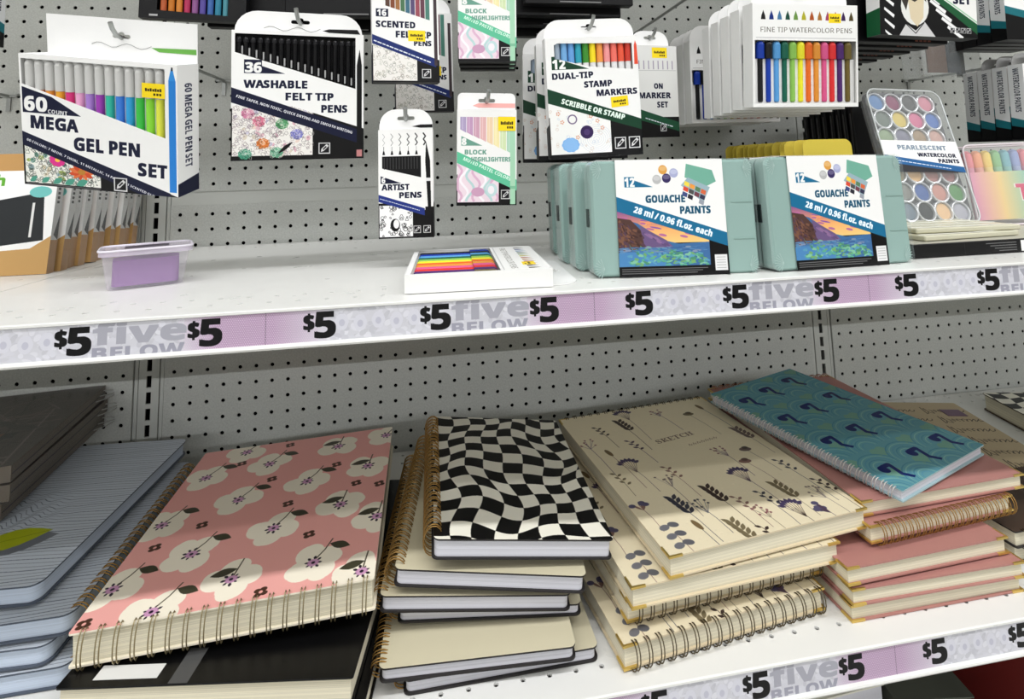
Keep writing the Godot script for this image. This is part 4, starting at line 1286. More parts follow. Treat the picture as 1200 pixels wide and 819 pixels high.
func right_end_sets() -> void:
	# black boxes lying on the shelf carry the palette and the case
	var o := thing("flat_black_box", "flat black box lying on the shelf with a white barcode label", "art set", Vector3(46.9, 6.92, 13.0), Vector3(0, 1.2, 0))
	var mb := MB.new()
	mb.cbox(Vector3(-7.4, 0, -4.4), Vector3(7.4, .62, 4.4), .03)
	part(o, "carton", [[mb, M.black]])
	var im := cv(300, 30, INK)
	for k in 4: rc(im, 60 + 12 * k, 5 + 6 * k, 148, 7 + 6 * k, Color(.45, .45, .45))
	rc(im, 160, 2, 300, 28, PAPER)
	for k in 26:
		var bw := rng.randf_range(1, 3)
		rc(im, 174 + 4 * k, 6, 174 + 4 * k + bw, 21, INK)
	mb = MB.new()
	mb.quad(Vector3(-4.6, .6, 4.41), Vector3(1.4, .6, 4.41), Vector3(1.4, .02, 4.41), Vector3(-4.6, .02, 4.41), Vector3(0, 0, 1))
	part(o, "printed_label", [[mb, mat(Color.WHITE, .4, 0, done(im))]])
	mb = MB.new()
	mb.box(Vector3(-7.3, .621, -4.3), Vector3(7.3, .625, 4.3))
	part(o, "top_print", [[mb, mat(Color(.72, .71, .66), .35)]])
	for k in 2:
		var p := thing("clear_tray", "%s clear wrapped tray lying under the leaning palette" % ["upper", "lower"][1 - k], "art set", Vector3(43.6 + .5 * k, 7.57 + .26 * k, 14.6 - .4 * k), Vector3(0, 4 - 6 * k, 0), "clear trays under the palette")
		mb = MB.new()
		mb.cbox(Vector3(-2.9, 0, -2.2), Vector3(2.9, .24, 2.2), .05)
		part(p, "tray", [[mb, mat(Color(.80, .79, .70), .3)]])
		mb = MB.new()
		for j in 5: mb.tube(PackedVector3Array([Vector3(-2.85, .25, -1.8 + j * .9), Vector3(0, .27, -1.7 + j * .95), Vector3(2.85, .25, -1.8 + j * .9)]), .02, 4)
		part(p, "film_folds", [[mb, mat(Color(.93, .93, .9), .15)]])
	# clear case of pastel markers
	o = thing("marker_case", "clear upright case of pastel rainbow markers at the right edge", "marker set", Vector3(52.4, 7.62, 13.2), Vector3(-6, -6, 1))
	var W := 7.6
	var H := 4.6
	mb = MB.new()
	var out := rrect(-W / 2, 0, W / 2, H, .35, 4)
	mb.cap(out, .1, 1)
	mb.rim(out, -1.0, .1, true)
	part(o, "clear_cover", [[mb, clear_mat(Color(.97, .95, .96), .14, .05)]])
	mb = MB.new()
	mb.tube(PackedVector3Array(Array(out).map(func(q): return Vector3(q.x, q.y, .1))), .06, 5, true)
	mb.tube(PackedVector3Array(Array(out).map(func(q): return Vector3(q.x, q.y, -1.0))), .06, 5, true)
	part(o, "case_rim", [[mb, mat(Color(.86, .82, .84), .2)]])
	var xs := []
	for k in 12: xs.append(-W / 2 + .55 + .58 * k)
	pens(o, xs, .3, H - .3, H * .72, .26, -.35, [Color(.86, .6, .68), Color(.9, .68, .62), Color(.94, .86, .55), Color(.6, .8, .66), Color(.55, .76, .74), Color(.66, .72, .84)], [Color(.9, .55, .58), Color(.93, .66, .5), Color(.93, .83, .45), Color(.55, .76, .55), Color(.5, .72, .76), Color(.6, .66, .82)])
	im = cv(180, 120, Color(.8, .86, .78))
	for k in 60:
		var t := k / 59.0
		rc(im, 180 * t, 0, 180 * t + 4, 120, Color(.88, .62, .72).lerp(Color(.93, .82, .55), clampf(t * 3, 0, 1)).lerp(Color(.6, .8, .72), clampf(t * 3 - 1, 0, 1)))
	tx(im, "Th", 92, 74, 40, PAPER, 0, 1, true, 60)
	tx(im, "Th", 95, 72, 37, Color(.85, .3, .45), 0, 1, true, 54)
	mb = MB.new()
	mb.quad(Vector3(-W / 2 + .25, H * .66, -.05), Vector3(W / 2 - 2.3, H * .66, -.05), Vector3(W / 2 - 2.3, .3, -.05), Vector3(-W / 2 + .25, .3, -.05), Vector3(0, 0, 1))
	part(o, "printed_card", [[mb, mat(Color.WHITE, .4, 0, done(im))]])

func scratch_packs() -> void:
	var W := 6.2
	var H := 6.0
	var im := cv(372, 360, Color(.74, .57, .35))
	rc(im, 0, 52, 372, 300, PAPER)
	tx(im, "scratch", 70, 96, 30, Color(.38, .66, .2), 0, 1, true, 160)
	pg(im, [214, 150, 220, 140, 320, 122, 340, 122, 352, 262, 220, 276], Color(.16, .17, .18))
	rc(im, 312, 150, 319, 252, Color(.88, .88, .87))
	el(im, 330, 118, 30, 17, Color(.45, .76, .74))
	rc(im, 60, 150, 206, 300, Color(.74, .57, .35))
	rc(im, 66, 156, 198, 292, Color(.3, .12, .12))
	for k in 12:
		for j in 12:
			if (k + j) % 2: rc(im, 68 + 10.8 * k, 158 + 11 * j, 77 + 10.8 * k, 167 + 11 * j, Color(.85, .45, .35) if j < 8 else Color(.75, .4, .7))
	pg(im, [0, 300, 320, 285, 372, 250, 372, 360, 0, 360], Color(.76, .6, .38))
	var front := mat(Color.WHITE, .45, 0, done(im))
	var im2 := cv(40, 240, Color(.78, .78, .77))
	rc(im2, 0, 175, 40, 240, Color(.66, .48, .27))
	pg(im2, [40, 120, 40, 175, 14, 165], Color(.1, .1, .11))
	for k in 4: rc(im2, 12, 70 + 9 * k, 26, 75 + 9 * k, Color(.12, .12, .12))
	var side := mat(Color.WHITE, .5, 0, done(im2))
	var ord := ["front", "second", "third", "fourth", "fifth", "sixth", "seventh", "eighth", "ninth", "hindmost"]
	var proto: Node3D
	for k in 10:
		var at := Vector3(-4.0 + .03 * k + .12 * sin(k * 2.1), 6.92, 9.0 - .82 * k)
		var lb := "%s kraft scratch art pack in the row at the left end" % ord[k]
		if k == 0:
			proto = thing("scratch_art_pack", lb, "art pack", at, Vector3(-6, 1, 0), "kraft scratch art packs")
			carton(proto, W, H, .55, front, side, M.kraft, M.kraft)
			var mb := MB.new()
			mb.rim(rrect(-W / 2 - .02, 0, W / 2 + .02, H, .05, 2), -.56, .02)
			part(proto, "shrink_film", [[mb, clear_mat(Color.WHITE, .1, .06)]])
		else:
			copy(proto, at, Vector3(-6 - .3 * k, rng.randf_range(-2, 3), rng.randf_range(-1, 1)), lb, "kraft scratch art packs")

func putty_tub() -> void:
	var o := thing("putty_tub", "small clear plastic tub of purple putty near the shelf edge", "tub", Vector3(5.6, 6.93, 13.3), Vector3(0, 24, 0))
	var lo := rrect(-1.35, -.85, 1.35, .85, .3, 5)
	var hi := rrect(-1.55, -1.0, 1.55, 1.0, .35, 5)
	var flat := Basis(Vector3(1, 0, 0), Vector3(0, 0, -1), Vector3(0, 1, 0))
	var mb := MB.new()
	mb.xf = Transform3D(flat, Vector3.ZERO)
	mb.cap(lo, .02, -1)
	for k in lo.size():
		var j := (k + 1) % lo.size()
		var nm := Vector3(lo[k].x + lo[j].x, lo[k].y + lo[j].y, 0).normalized()
		mb.quad(Vector3(lo[k].x, lo[k].y, .02), Vector3(lo[j].x, lo[j].y, .02), Vector3(hi[j].x, hi[j].y, 1.35), Vector3(hi[k].x, hi[k].y, 1.35), nm)
	part(o, "clear_bowl", [[mb, clear_mat(Color(.93, .9, .96), .22, .08)]])
	mb = MB.new()
	mb.xf = Transform3D(flat, Vector3.ZERO)
	var rimp := rrect(-1.68, -1.12, 1.68, 1.12, .4, 5)
	mb.prism(rimp, 1.38, 1.6, true)
	part(o, "lid", [[mb, clear_mat(Color(.9, .86, .93), .45, .1)]])
	mb = MB.new()
	mb.tube(PackedVector3Array(Array(rimp).map(func(q): return Vector3(q.x, 1.6, q.y))), .05, 5, true)
	part(o, "lid_rim", [[mb, mat(Color(.9, .88, .92), .2)]])
	mb = MB.new()
	mb.xf = Transform3D(flat, Vector3.ZERO)
	var m1 := rrect(-1.2, -.72, 1.2, .72, .3, 4)
	mb.prism(m1, .1, 1.15, true)
	part(o, "purple_putty", [[mb, mat(Color(.50, .29, .57), .4)]])
	mb = MB.new()
	mb.quad(Vector3(-.8, 1.615, -.5), Vector3(.8, 1.615, -.5), Vector3(.8, 1.615, .4), Vector3(-.8, 1.615, .4), Vector3(0, 1, 0))
	part(o, "lid_sticker", [[mb, mat(Color(.28, .25, .3), .4)]])

# ------------------------------------------------------------------ packs hanging near the top edge
func top_packs() -> void:
	# black pack with a window of coloured pens, and plain black packs beside it
	var o := thing("black_pen_pack", "black hanging pack with a row of coloured pens above the gel pens", "pen set", Vector3(5.4, 19.85, 9.0), Vector3(2, 4, -1))
	var win := PackedVector2Array([Vector2(-1.75, .45), Vector2(1.7, .3), Vector2(1.7, 3.6), Vector2(-1.75, 3.6)])
	carton(o, 5.2, 4.4, .6, M.black, M.black, M.black, M.black, [win])
	var xs := []
	for k in 9: xs.append(-1.5 + .38 * k)
	pens(o, xs, .2, 3.7, 3.0, .17, -.2, [Color(.7, .35, .2), Color(.75, .45, .15), Color(.8, .5, .2), Color(.7, .2, .35), Color(.55, .35, .55), Color(.35, .3, .6), Color(.25, .4, .65), Color(.2, .5, .6), Color(.3, .55, .6)], [Color(.15, .15, .15)])
	var mb := MB.new()
	mb.box(Vector3(-2.1, .12, .001), Vector3(-1.7, .22, .008))
	part(o, "small_print", [[mb, mat(Color(.7, .7, .7), .5)]])
	hook(5, 23, Vector3(5.4, 23.6, 9.2), "wire hook holding the black pen pack")
	var proto: Node3D
	var spots := [[Vector3(8.9, 19.85, 7.4), 4, "black carton hanging behind the felt pen tab, leftmost"], [Vector3(13.2, 20.35, 8.4), -2, "black carton hanging behind the felt pen tab, rightmost"], [Vector3(13.0, 19.9, 6.6), 0, "rear black carton hanging behind the felt pen tab"],
		[Vector3(26.7, 21.0, 9.6), 0, "front black carton hanging above the stamp markers"], [Vector3(26.3, 20.55, 8.6), 1, "second black carton hanging above the stamp markers"], [Vector3(26.1, 20.2, 7.6), 0, "third black carton hanging above the stamp markers"], [Vector3(25.9, 19.85, 6.4), 1, "hindmost black carton hanging above the stamp markers"]]
	for k in spots.size():
		if k == 0:
			proto = thing("black_carton", spots[0][2], "art pack", spots[0][0], Vector3(2, spots[0][1], 0), "plain black cartons on hooks")
			mb = MB.new()
			mb.cbox(Vector3(-3.3, 0, -.7), Vector3(3.3, 5, 0), .04)
			part(proto, "carton", [[mb, M.black]])
			mb = MB.new()
			mb.box(Vector3(-1.2, .12, .001), Vector3(1.3, .18, .008))
			part(proto, "small_print", [[mb, mat(Color(.55, .55, .55), .5)]])
		else:
			copy(proto, spots[k][0], Vector3(2, spots[k][1], 0), spots[k][2], "plain black cartons on hooks")
	# manga marker sets, upper right
	var w := 420.0
	var h := 260.0
	var im := cv(420, 260, Color(.93, .93, .92))
	var grn := Color(.1, .34, .2)
	pg(im, [0, 0, 130, 40, 420, 235, 420, 260, 0, 260], INK)
	for k in 6: pg(im, [12 + 2 * k, 40 + 42 * k, 20, 30 + 42 * k, 62, 58 + 42 * k, 58, 70 + 42 * k], Color(.93, .93, .93))
	for k in 5: pg(im, [190 + 24 * k, 96 + 32 * k, 196 + 24 * k, 86 + 32 * k, 262 + 24 * k, 128 + 32 * k, 256 + 24 * k, 140 + 32 * k], Color(.93, .93, .93))
	pg(im, [130, 30, 420, 205, 420, 245, 150, 60], grn)
	ln(im, PackedVector2Array([Vector2(150, 34), Vector2(420, 198)]), 5, Color(.6, .78, .64))
	# plain portrait sketch: face, hair, collar
	el(im, 150, 150, 60, 70, Color(.9, .9, .88))
	pg(im, [120, 120, 190, 110, 185, 190, 158, 225, 130, 195], Color(.86, .80, .68))
	pg(im, [95, 130, 120, 70, 190, 70, 200, 130, 180, 112, 150, 132, 125, 120, 112, 165], Color(.22, .2, .18))
	pg(im, [80, 260, 110, 215, 150, 240, 190, 205, 235, 260], Color(.8, .8, .8))
	ln(im, PackedVector2Array([Vector2(108, 215), Vector2(150, 250), Vector2(188, 208)]), 3, INK)
	tx(im, "SET", 318, 130, 34, NAVY, 0, 1, true, 76)
	for k in 4: badge(im, 300 + 24 * k, 222, 20)
	o = thing("drawing_marker_set", "black and white marker set pack with a portrait drawing and green band", "marker set", Vector3(47.7, 18.75, 12.0), Vector3(3, 0, -1.5))
	carton(o, 6.75, 4.2, 1.0, mat(Color.WHITE, .4, 0, done(im)), side_print(PAPER, grn, .35), M.black, M.black)
	mb = MB.new()
	mb.box(Vector3(3.38, .2, -.6), Vector3(3.6, 4.2, -.2))
	part(o, "edge_flap", [[mb, M.card]])
	proto = null
	for k in 6:
		var lb := "%s black carton in the row behind the portrait marker set" % ["front", "second", "third", "fourth", "fifth", "hindmost"][k]
		var at := Vector3(46.9 - .12 * k, 18.7 - .03 * k, 10.6 - 1.25 * k)
		if k == 0:
			proto = thing("black_marker_carton", lb, "marker set", at, Vector3(3, 0, -1), "black cartons behind the portrait marker set")
			mb = MB.new()
			mb.cbox(Vector3(-4.0, 0, -.95), Vector3(3.6, 5, 0), .04)
			part(proto, "carton", [[mb, M.black]])
			mb = MB.new()
			for j in 4: mb.box(Vector3(1.2 + j * .3, .1, .001), Vector3(1.4 + j * .3, .2, .008))
			part(proto, "small_print", [[mb, mat(Color(.5, .3, .25), .5)]])
		else:
			copy(proto, at, Vector3(3, 0, -1), lb, "black cartons behind the portrait marker set")
	hook(48.5, 24, Vector3(48.0, 24.2, 12.6), "wire hook holding the portrait marker set")
	# clear box hanging behind
	o = thing("clear_hanging_box", "clear plastic box with a brown card hanging under the black cartons", "art set", Vector3(54.7, 17.25, 7.0), Vector3(0, 3, 0))
	mb = MB.new()
	mb.cbox(Vector3(-2.6, 0, -1.6), Vector3(2.6, 3.0, 0), .06)
	part(o, "clear_shell", [[mb, clear_mat(Color(.95, .97, .97), .2, .05)]])
	mb = MB.new()
	mb.box(Vector3(-1.3, .35, -.8), Vector3(.4, 2.5, -.7))
	part(o, "brown_card", [[mb, mat(Color(.42, .27, .17), .5)]])
	mb = MB.new()
	mb.box(Vector3(.5, .35, -.8), Vector3(1.6, 2.6, -.7))
	part(o, "dark_card", [[mb, mat(Color(.14, .17, .24), .5)]])
	mb = MB.new()
	mb.box(Vector3(1.8, .1, -1.2), Vector3(2.5, 2.9, -1.1))
	part(o, "black_card", [[mb, M.black]])
	# paint tube packs at both edges of the picture
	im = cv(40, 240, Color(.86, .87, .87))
	tx(im, "WATERCOLOR PAINTS", 13, 12, 15, Color(.16, .18, .22), PI / 2, 1, true, 140)
	pg(im, [0, 168, 40, 182, 40, 205, 0, 195], Color(.1, .42, .46))
	pg(im, [0, 195, 40, 205, 40, 240, 0, 240], INK)
	var sd := mat(Color.WHITE, .45, 0, done(im))
	im = cv(200, 240, PAPER)
	pg(im, [0, 150, 200, 200, 200, 240, 0, 240], INK)
	pg(im, [0, 130, 200, 180, 200, 205, 0, 155], Color(.1, .42, .46))
	tx(im, "WATERCOLOR", 20, 60, 22, NAVY, 0, 1, true, 160)
	tx(im, "PAINTS", 90, 100, 22, NAVY, 0, 1, true, 90)
	var frm := mat(Color.WHITE, .4, 0, done(im))
	proto = null
	var places := []
	for k in 4: places.append([Vector3(58.3 + .05 * k, 12.5, 10.6 - 1.05 * k), "%s watercolor paint pack of the lower row at the right edge" % ["front", "second", "third", "hindmost"][k]])
	for k in 4: places.append([Vector3(57.6 + .05 * k, 19.0, 10.6 - 1.05 * k), "%s watercolor paint pack of the upper row at the right edge" % ["front", "second", "third", "hindmost"][k]])
	places.append([Vector3(-6.0, 18.2, 10.0), "watercolor paint pack cut by the upper left corner"])
	for k in places.size():
		if k == 0:
			proto = thing("watercolor_tube_pack", places[0][1], "paint set", places[0][0], Vector3(2, 0, 0), "watercolor paint packs at the edges")
			carton(proto, 5.2, 4.9, .95, frm, sd, M.card_side, M.black)
			hang_tab(proto, 3.0, 4.9, 1.0, -.5, M.card, .7)
		else:
			copy(proto, places[k][0], Vector3(2, 0, 0), places[k][1], "watercolor paint packs at the edges")
	hook(58, 18, Vector3(58.3, 17.95, 10.6), "wire hook holding the lower watercolor paint packs")
	hook(58, 24, Vector3(57.6, 24.4, 10.6), "wire hook holding the upper watercolor paint packs")
	hook(-9, 17, Vector3(-9.0, 17.2, 8.0), "wire hook on the panel at the left edge")

# ------------------------------------------------------------------ price strips in the shelf channels
func price_strips() -> void:
	var L := 11.65
	var w := 1165.0
	var h := 104.0
	var im := cv(1165, 104, Color(.80, .80, .83))
	# silver part: soft crumpled foil look
	for k in 260:
		var x := rng.randf_range(200, 1000)
		var g := rng.randf_range(.75, .86)
		el(im, x, rng.randf_range(0, 104), rng.randf_range(5, 22), rng.randf_range(4, 12), Color(g, g, g + .03), rng.randf_range(-1, 1))
	for k in 5:
		for j in 6: el(im, 250 + 62 * k + 8 * cos(j * 1.05), 45 + 10 * sin(j * 1.05) + 6 * (k % 2), 15, 19, Color(.83, .83, .865))
		el(im, 250 + 62 * k, 48 + 6 * (k % 2), 10, 12, Color(.75, .75, .80))
	# lilac parts with a dot mesh, at both ends
	for x in range(0, 1165, 3):
		var t := maxf(clampf((170.0 - x) / 150.0, 0, 1), clampf((x - 905.0) / 110.0, 0, 1))
		if t > 0.0: rc(im, x, 0, x + 3, h, Color(.80, .78, .82).lerp(Color(.70, .59, .70), t))
	for x in range(0, 200, 7):
		for y in range(0, 110, 6): el(im, x + (3.5 if (y / 6) % 2 else 0.0), y, 1.7, 1.7, Color(.84, .77, .84))
	for x in range(890, 1165, 7):
		for y in range(0, 110, 6): el(im, x + (3.5 if (y / 6) % 2 else 0.0), y, 1.7, 1.7, Color(.84, .77, .84))
	var grey := Color(.65, .65, .69)
	tx(im, "five", 632, 66, 64, grey, 0, 1, true, 280)
	tx(im, "BELOW", 632, 113, 36, Color(.61, .61, .66), 0, 1, true, 276)
	for x in [185.0, 583.0, 981.0]:
		tx(im, "$", x - 62, 66, 50, Color(.03, .03, .04), 0, 1, true, 34)
		tx(im, "5", x - 24, 93, 84, Color(.03, .03, .04), 0, 1, true, 66)
	for y in range(0, 104, 6): rc(im, 1162, y, 1165, y + 3, Color(.35, .33, .36))
	var m := mat(Color.WHITE, 0.3, 0, done(im))
	var mb := MB.new()
	mb.quad(Vector3(0, 1.04, .012), Vector3(L, 1.04, .012), Vector3(L, 0, .012), Vector3(0, 0, .012), Vector3(0, 0, 1))
	var eb := MB.new()
	eb.box(Vector3(0, 0, 0), Vector3(L, 1.04, .011))
	var proto: Node3D
	var ord := ["first", "second", "third", "fourth", "fifth"]
	for row in [[6.9, SHELF_FRONT_UP, 0.55, "upper"], [-7.2, SHELF_FRONT_LOW, 12.2, "lower"]]:
		for k in 5:
			var at := Vector3(row[2] + L * (k - (1 if row[3] == "lower" else 0)), row[0] - 1.17, row[1] - .066)
			var lb := "%s price strip from the left along the %s shelf edge, reading $5" % [ord[k], row[3]]
			if proto == null:
				proto = thing("price_strip", lb, "price strip", at, Vector3.ZERO, "price strips in the shelf edges")
				part(proto, "printed_strip", [[mb, m], [eb, M.card]])
			else:
				copy(proto, at, Vector3.ZERO, lb, "price strips in the shelf edges")

# ------------------------------------------------------------------ notebooks
# top: middle of the front cover in the world; side: edge that carries the wire binding
func book(called: String, label: String, group: String, top: Vector3, turn: Vector3, w: float, d: float, t: float, cover: Material, back: Material, page: Material, r := 0.2, side := "", wire: Material = null, rn := 0.3, ry := 0.1, pitch := 0.5, guards := false, cat := "notebook") -> Node3D:
	var o := thing(called, label, cat, Vector3.ZERO, turn, group)
	o.position = (top - o.basis * Vector3(0, t, 0)) * I
	var flat := Transform3D(Basis(Vector3(1, 0, 0), Vector3(0, 0, -1), Vector3(0, 1, 0)), Vector3.ZERO)
	var rect := Rect2(-w / 2, -d / 2, w, d)
	var ct := .06
	var out := rrect(-w / 2, -d / 2, w / 2, d / 2, r, 5)
	var f := MB.new()
	f.xf = flat
	f.cap(out, t, 1, rect)
	var e := MB.new()
	e.xf = flat
	e.cap(out, t - ct, -1, rect)
	e.rim(out, t - ct, t, true)
	part(o, "front_cover", [[f, cover], [e, back]])
	var b := MB.new()
	b.xf = flat
	b.prism(out, 0, ct, true, rect)
	part(o, "back_cover", [[b, back]])
	var p := MB.new()
	p.xf = flat
	var s := .1
	p.rim(rrect(-w / 2 + s, -d / 2 + s, w / 2 - s, d / 2 - s, maxf(r - .05, .02), 5), ct, t - ct, true)
	part(o, "page_block", [[p, page]])
	if side:
		var ax := Vector3(1, 0, 0) if side in ["F", "B"] else Vector3(0, 0, 1)
		var nn: Vector3 = {"F": Vector3(0, 0, 1), "B": Vector3(0, 0, -1), "L": Vector3(-1, 0, 0), "R": Vector3(1, 0, 0)}[side]
		var len := w if side in ["F", "B"] else d
		var edge := d / 2 if side in ["F", "B"] else w / 2
		var mb := MB.new()
		var a := -len / 2 + .4
		while a < len / 2 - .3:
			for k in 2:
				var ring := PackedVector3Array()
				for j in 14:
					var q := TAU * j / 14.0
					ring.append(ax * (a + .13 * k + .05 * sin(q)) + nn * (edge - .02 + rn * cos(q)) + Vector3(0, t / 2 + (t / 2 + ry) * sin(q), 0))
				mb.tube(ring, .024, 5, true)
			a += pitch
		part(o, "wire_binding", [[mb, wire]])
	if guards:
		for sx in [-1.0, 1.0]:
			for sz in [-1.0, 1.0]:
				for lvl in [[t - ct - .01, t + .012], [-.012, ct + .01]]:
					var g := MB.new()
					g.xf = flat
					var c := Vector2(sx * w / 2, sz * d / 2)
					var po := PackedVector2Array([c + Vector2(.012 * sx, .012 * sz), c + Vector2(-.6 * sx, .012 * sz), c + Vector2(-.6 * sx, -.06 * sz), c + Vector2(-.07 * sx, -.07 * sz), c + Vector2(-.06 * sx, -.6 * sz), c + Vector2(.012 * sx, -.6 * sz)])
					g.prism(po, lvl[0], lvl[1])
					part(o, "corner_guard", [[g, M.gold]])
	return o

func pink_cover() -> Material:
	var w := 560.0
	var h := 660.0
	var im := cv(560, 660, Color(.92, .66, .63))
	var cream := Color(.95, .92, .84)
	var flowers := [[.23, .05], [.39, .19], [.72, .12], [.1, .23], [.62, .38], [.9, .33], [.97, .08], [.33, .44], [.81, .58], [.05, .53], [.55, .66], [.98, .69], [.26, .73], [.04, .84], [.47, .89], [.76, .88], [.24, .97], [.95, .96]]
	var k := 0
	for q in flowers:
		var c := Vector2(q[0] * w, q[1] * h)
		var a0 := 0.4 + k * 1.1
		for j in 4:
			var a := a0 + j * TAU / 4.4
			var pc := c + Vector2(cos(a), sin(a)) * 27
			el(im, pc.x, pc.y, 33, 31, cream, a)
			el(im, pc.x + 13 * cos(a + .7), pc.y + 13 * sin(a + .7), 23, 22, cream, a)
		el(im, c.x, c.y, 13, 11, Color(.80, .60, .74))
		for j in 8:
			var a := j * TAU / 8 + k
			leaf(im, c + Vector2(cos(a), sin(a)) * 10, c + Vector2(cos(a), sin(a)) * rng.randf_range(16, 22), .3, Color(.12, .09, .13))
		el(im, c.x, c.y, 4, 4, Color(.15, .1, .16))
		var s := c + Vector2(30, -52)
		if k % 3 != 2:
			ln(im, PackedVector2Array([c + Vector2(4, -12), c + Vector2(18, -36), c + Vector2(30, -70)]), 3, Color(.30, .27, .20))
			leaf(im, s + Vector2(-4, -2), s + Vector2(42, 16), .24, Color(.25, .24, .18))
		else:
			ln(im, PackedVector2Array([c + Vector2(2, -12), c + Vector2(8, -60)]), 3, Color(.30, .27, .20))
			leaf(im, c + Vector2(4, -30), c + Vector2(-48, -18), .22, Color(.25, .24, .18))
		k += 1
	for q in [[.24, .15], [.44, .32], [.74, .28], [.97, .48], [.57, .52], [.23, .57], [.71, .73], [.09, .66], [.03, .97], [.45, .04], [.86, .45], [.6, .97]]:
		var c := Vector2(q[0] * w, q[1] * h)
		for j in 4:
			var a := j * TAU / 4 + .5
			el(im, c.x + 8 * cos(a), c.y + 8 * sin(a), 7, 6, Color(.28, .18, .13))
		el(im, c.x, c.y, 4, 4, Color(.92, .66, .62))
	return mat(Color.WHITE, .3, 0, done(im))

func checker_cover() -> Material:
	var w := 380.0
	var h := 540.0
	var im := cv(380, 540, Color(.93, .92, .86))
	var warp := func(u: float, v: float) -> Vector2:
		var x := u + .30 * sin(v * .75 + .6) * sin(u * .55 + .2) + .18 * sin(v * 1.3 + 1.2)
		var y := v + .42 * sin(u * .95 + .35 * v) + .2 * sin(u * 1.9 + 1.0)
		return Vector2(x / 8.2 * w, y / 13.0 * h)
	for j in range(-1, 15):
		for i in range(-1, 10):
			if (i + j) % 2: continue
			var p := PackedVector2Array()
			for k in 5: p.append(warp.call(i + k / 4.0, float(j)))
			for k in range(1, 5): p.append(warp.call(i + 1.0, j + k / 4.0))
			for k in range(1, 5): p.append(warp.call(i + 1.0 - k / 4.0, j + 1.0))
			for k in range(1, 4): p.append(warp.call(float(i), j + 1.0 - k / 4.0))
			fp(im, p, Color(.025, .025, .03))
	return mat(Color.WHITE, .35, 0, done(im))

func sketch_cover() -> Material:
	var w := 520.0
	var h := 640.0
	var im := cv(520, 640, Color(.89, .84, .72))
	for k in 900:
		var g := rng.randf_range(-.02, .02)
		el(im, rng.randf() * w, rng.randf() * h, 3, 2, Color(.89 + g, .84 + g, .72 + g))
	var pal := [Color(.22, .17, .15), Color(.3, .23, .3), Color(.42, .36, .34), Color(.5, .38, .34), Color(.2, .2, .25), Color(.45, .4, .3)]
	var stems := [[.17, .14, 0], [.04, .26, 1], [.17, .48, 2], [.05, .73, 3], [.22, .74, 4], [.78, .15, 6], [.42, .72, 4], [.65, .68, 2], [.83, .52, 6], [.75, .6, 6], [.91, .64, 0], [.55, .89, 1], [.7, .92, 2], [.82, .95, 3], [.89, .86, 1], [.1, .9, 7], [.22, .89, 5], [.37, .92, 4], [.33, .12, 4], [.6, .08, 1], [.93, .36, 4], [.33, .54, 0], [.9, .1, 5], [.06, .52, 0], [.47, .97, 0], [.28, .3, 0], [.27, .62, 1], [.5, .8, 0], [.63, .8, 0], [.75, .78, 4], [.96, .8, 0], [.7, .5, 1], [.4, .06, 2], [.12, .36, 5], [.31, .8, 1]]
	var n := 0
	for q in stems:
		var c := Vector2(q[0] * w, q[1] * h)
		var ink: Color = pal[n % pal.size()]
		var foot := c + Vector2(rng.randf_range(4, 22), rng.randf_range(90, 190))
		ln(im, PackedVector2Array([c, c.lerp(foot, .5) + Vector2(3, 0), foot]), 1.5, ink.lightened(.1))
		match q[2]:
			0:
				for j in 6: leaf(im, c + Vector2(2 * j, 10.0 * j), c + Vector2(2 * j + (13 if j % 2 else -13), 10.0 * j - 9), .25, ink)
			1:
				for j in 9:
					var e := c + Vector2(rng.randf_range(-26, 26), rng.randf_range(-22, 14))
					ln(im, PackedVector2Array([c + Vector2(2, 30), e]), 1.0, ink.lightened(.2))
					el(im, e.x, e.y, 3.5, 3, Color(.5, .3, .32) if n % 2 else ink)
			2:
				for j in 7:
					var a := -2.6 + .35 * j
					ln(im, PackedVector2Array([c + Vector2(2, 34), c + Vector2(cos(a), sin(a)) * 26]), 1.2, ink)
					leaf(im, c + Vector2(cos(a), sin(a)) * 18, c + Vector2(cos(a), sin(a)) * 38, .28, Color(.26, .22, .34))
			3:
				for j in 5:
					var e := c + Vector2(rng.randf_range(-22, 22), rng.randf_range(-12, 12))
					leaf(im, c + Vector2(2, 20), e + Vector2(0, -14), .1, ink)
					el(im, e.x, e.y - 8, 9, 7, Color(.32, .3, .4))
			4:
				for j in 5:
					leaf(im, c + Vector2(3 * j, 14.0 * j), c + Vector2(3 * j - 17, 14.0 * j - 20), .22, ink)
					leaf(im, c + Vector2(3 * j, 14.0 * j), c + Vector2(3 * j + 15, 14.0 * j - 20), .22, ink)
			5:
				el(im, c.x, c.y, 7, 19, Color(.45, .37, .25), -.2)
			6:
				el(im, c.x, c.y, 18, 10, ink, .1)
				el(im, c.x + 4, c.y - 7, 10, 7, ink.darkened(.3))
			7:
				for j in 3:
					el(im, c.x - 12, c.y + 30 * j - 20, 13, 9, Color(.42, .42, .44), -.3)
					el(im, c.x + 12, c.y + 30 * j - 24, 13, 9, Color(.36, .36, .38), .3)
		n += 1
	tx(im, "SKETCH", w * .42, h * .36, 19, Color(.42, .34, .30), -.12, 1, true, 130, true)
	for k in 7:
		var p := Vector2(w * .57 + 15 * k, h * .42 - 2 * k)
		ln(im, PackedVector2Array([p, p + Vector2(4, -11), p + Vector2(8, -1), p + Vector2(12, -9)]), 1.6, Color(.55, .46, .38))
	return mat(Color.WHITE, .35, 0, done(im))

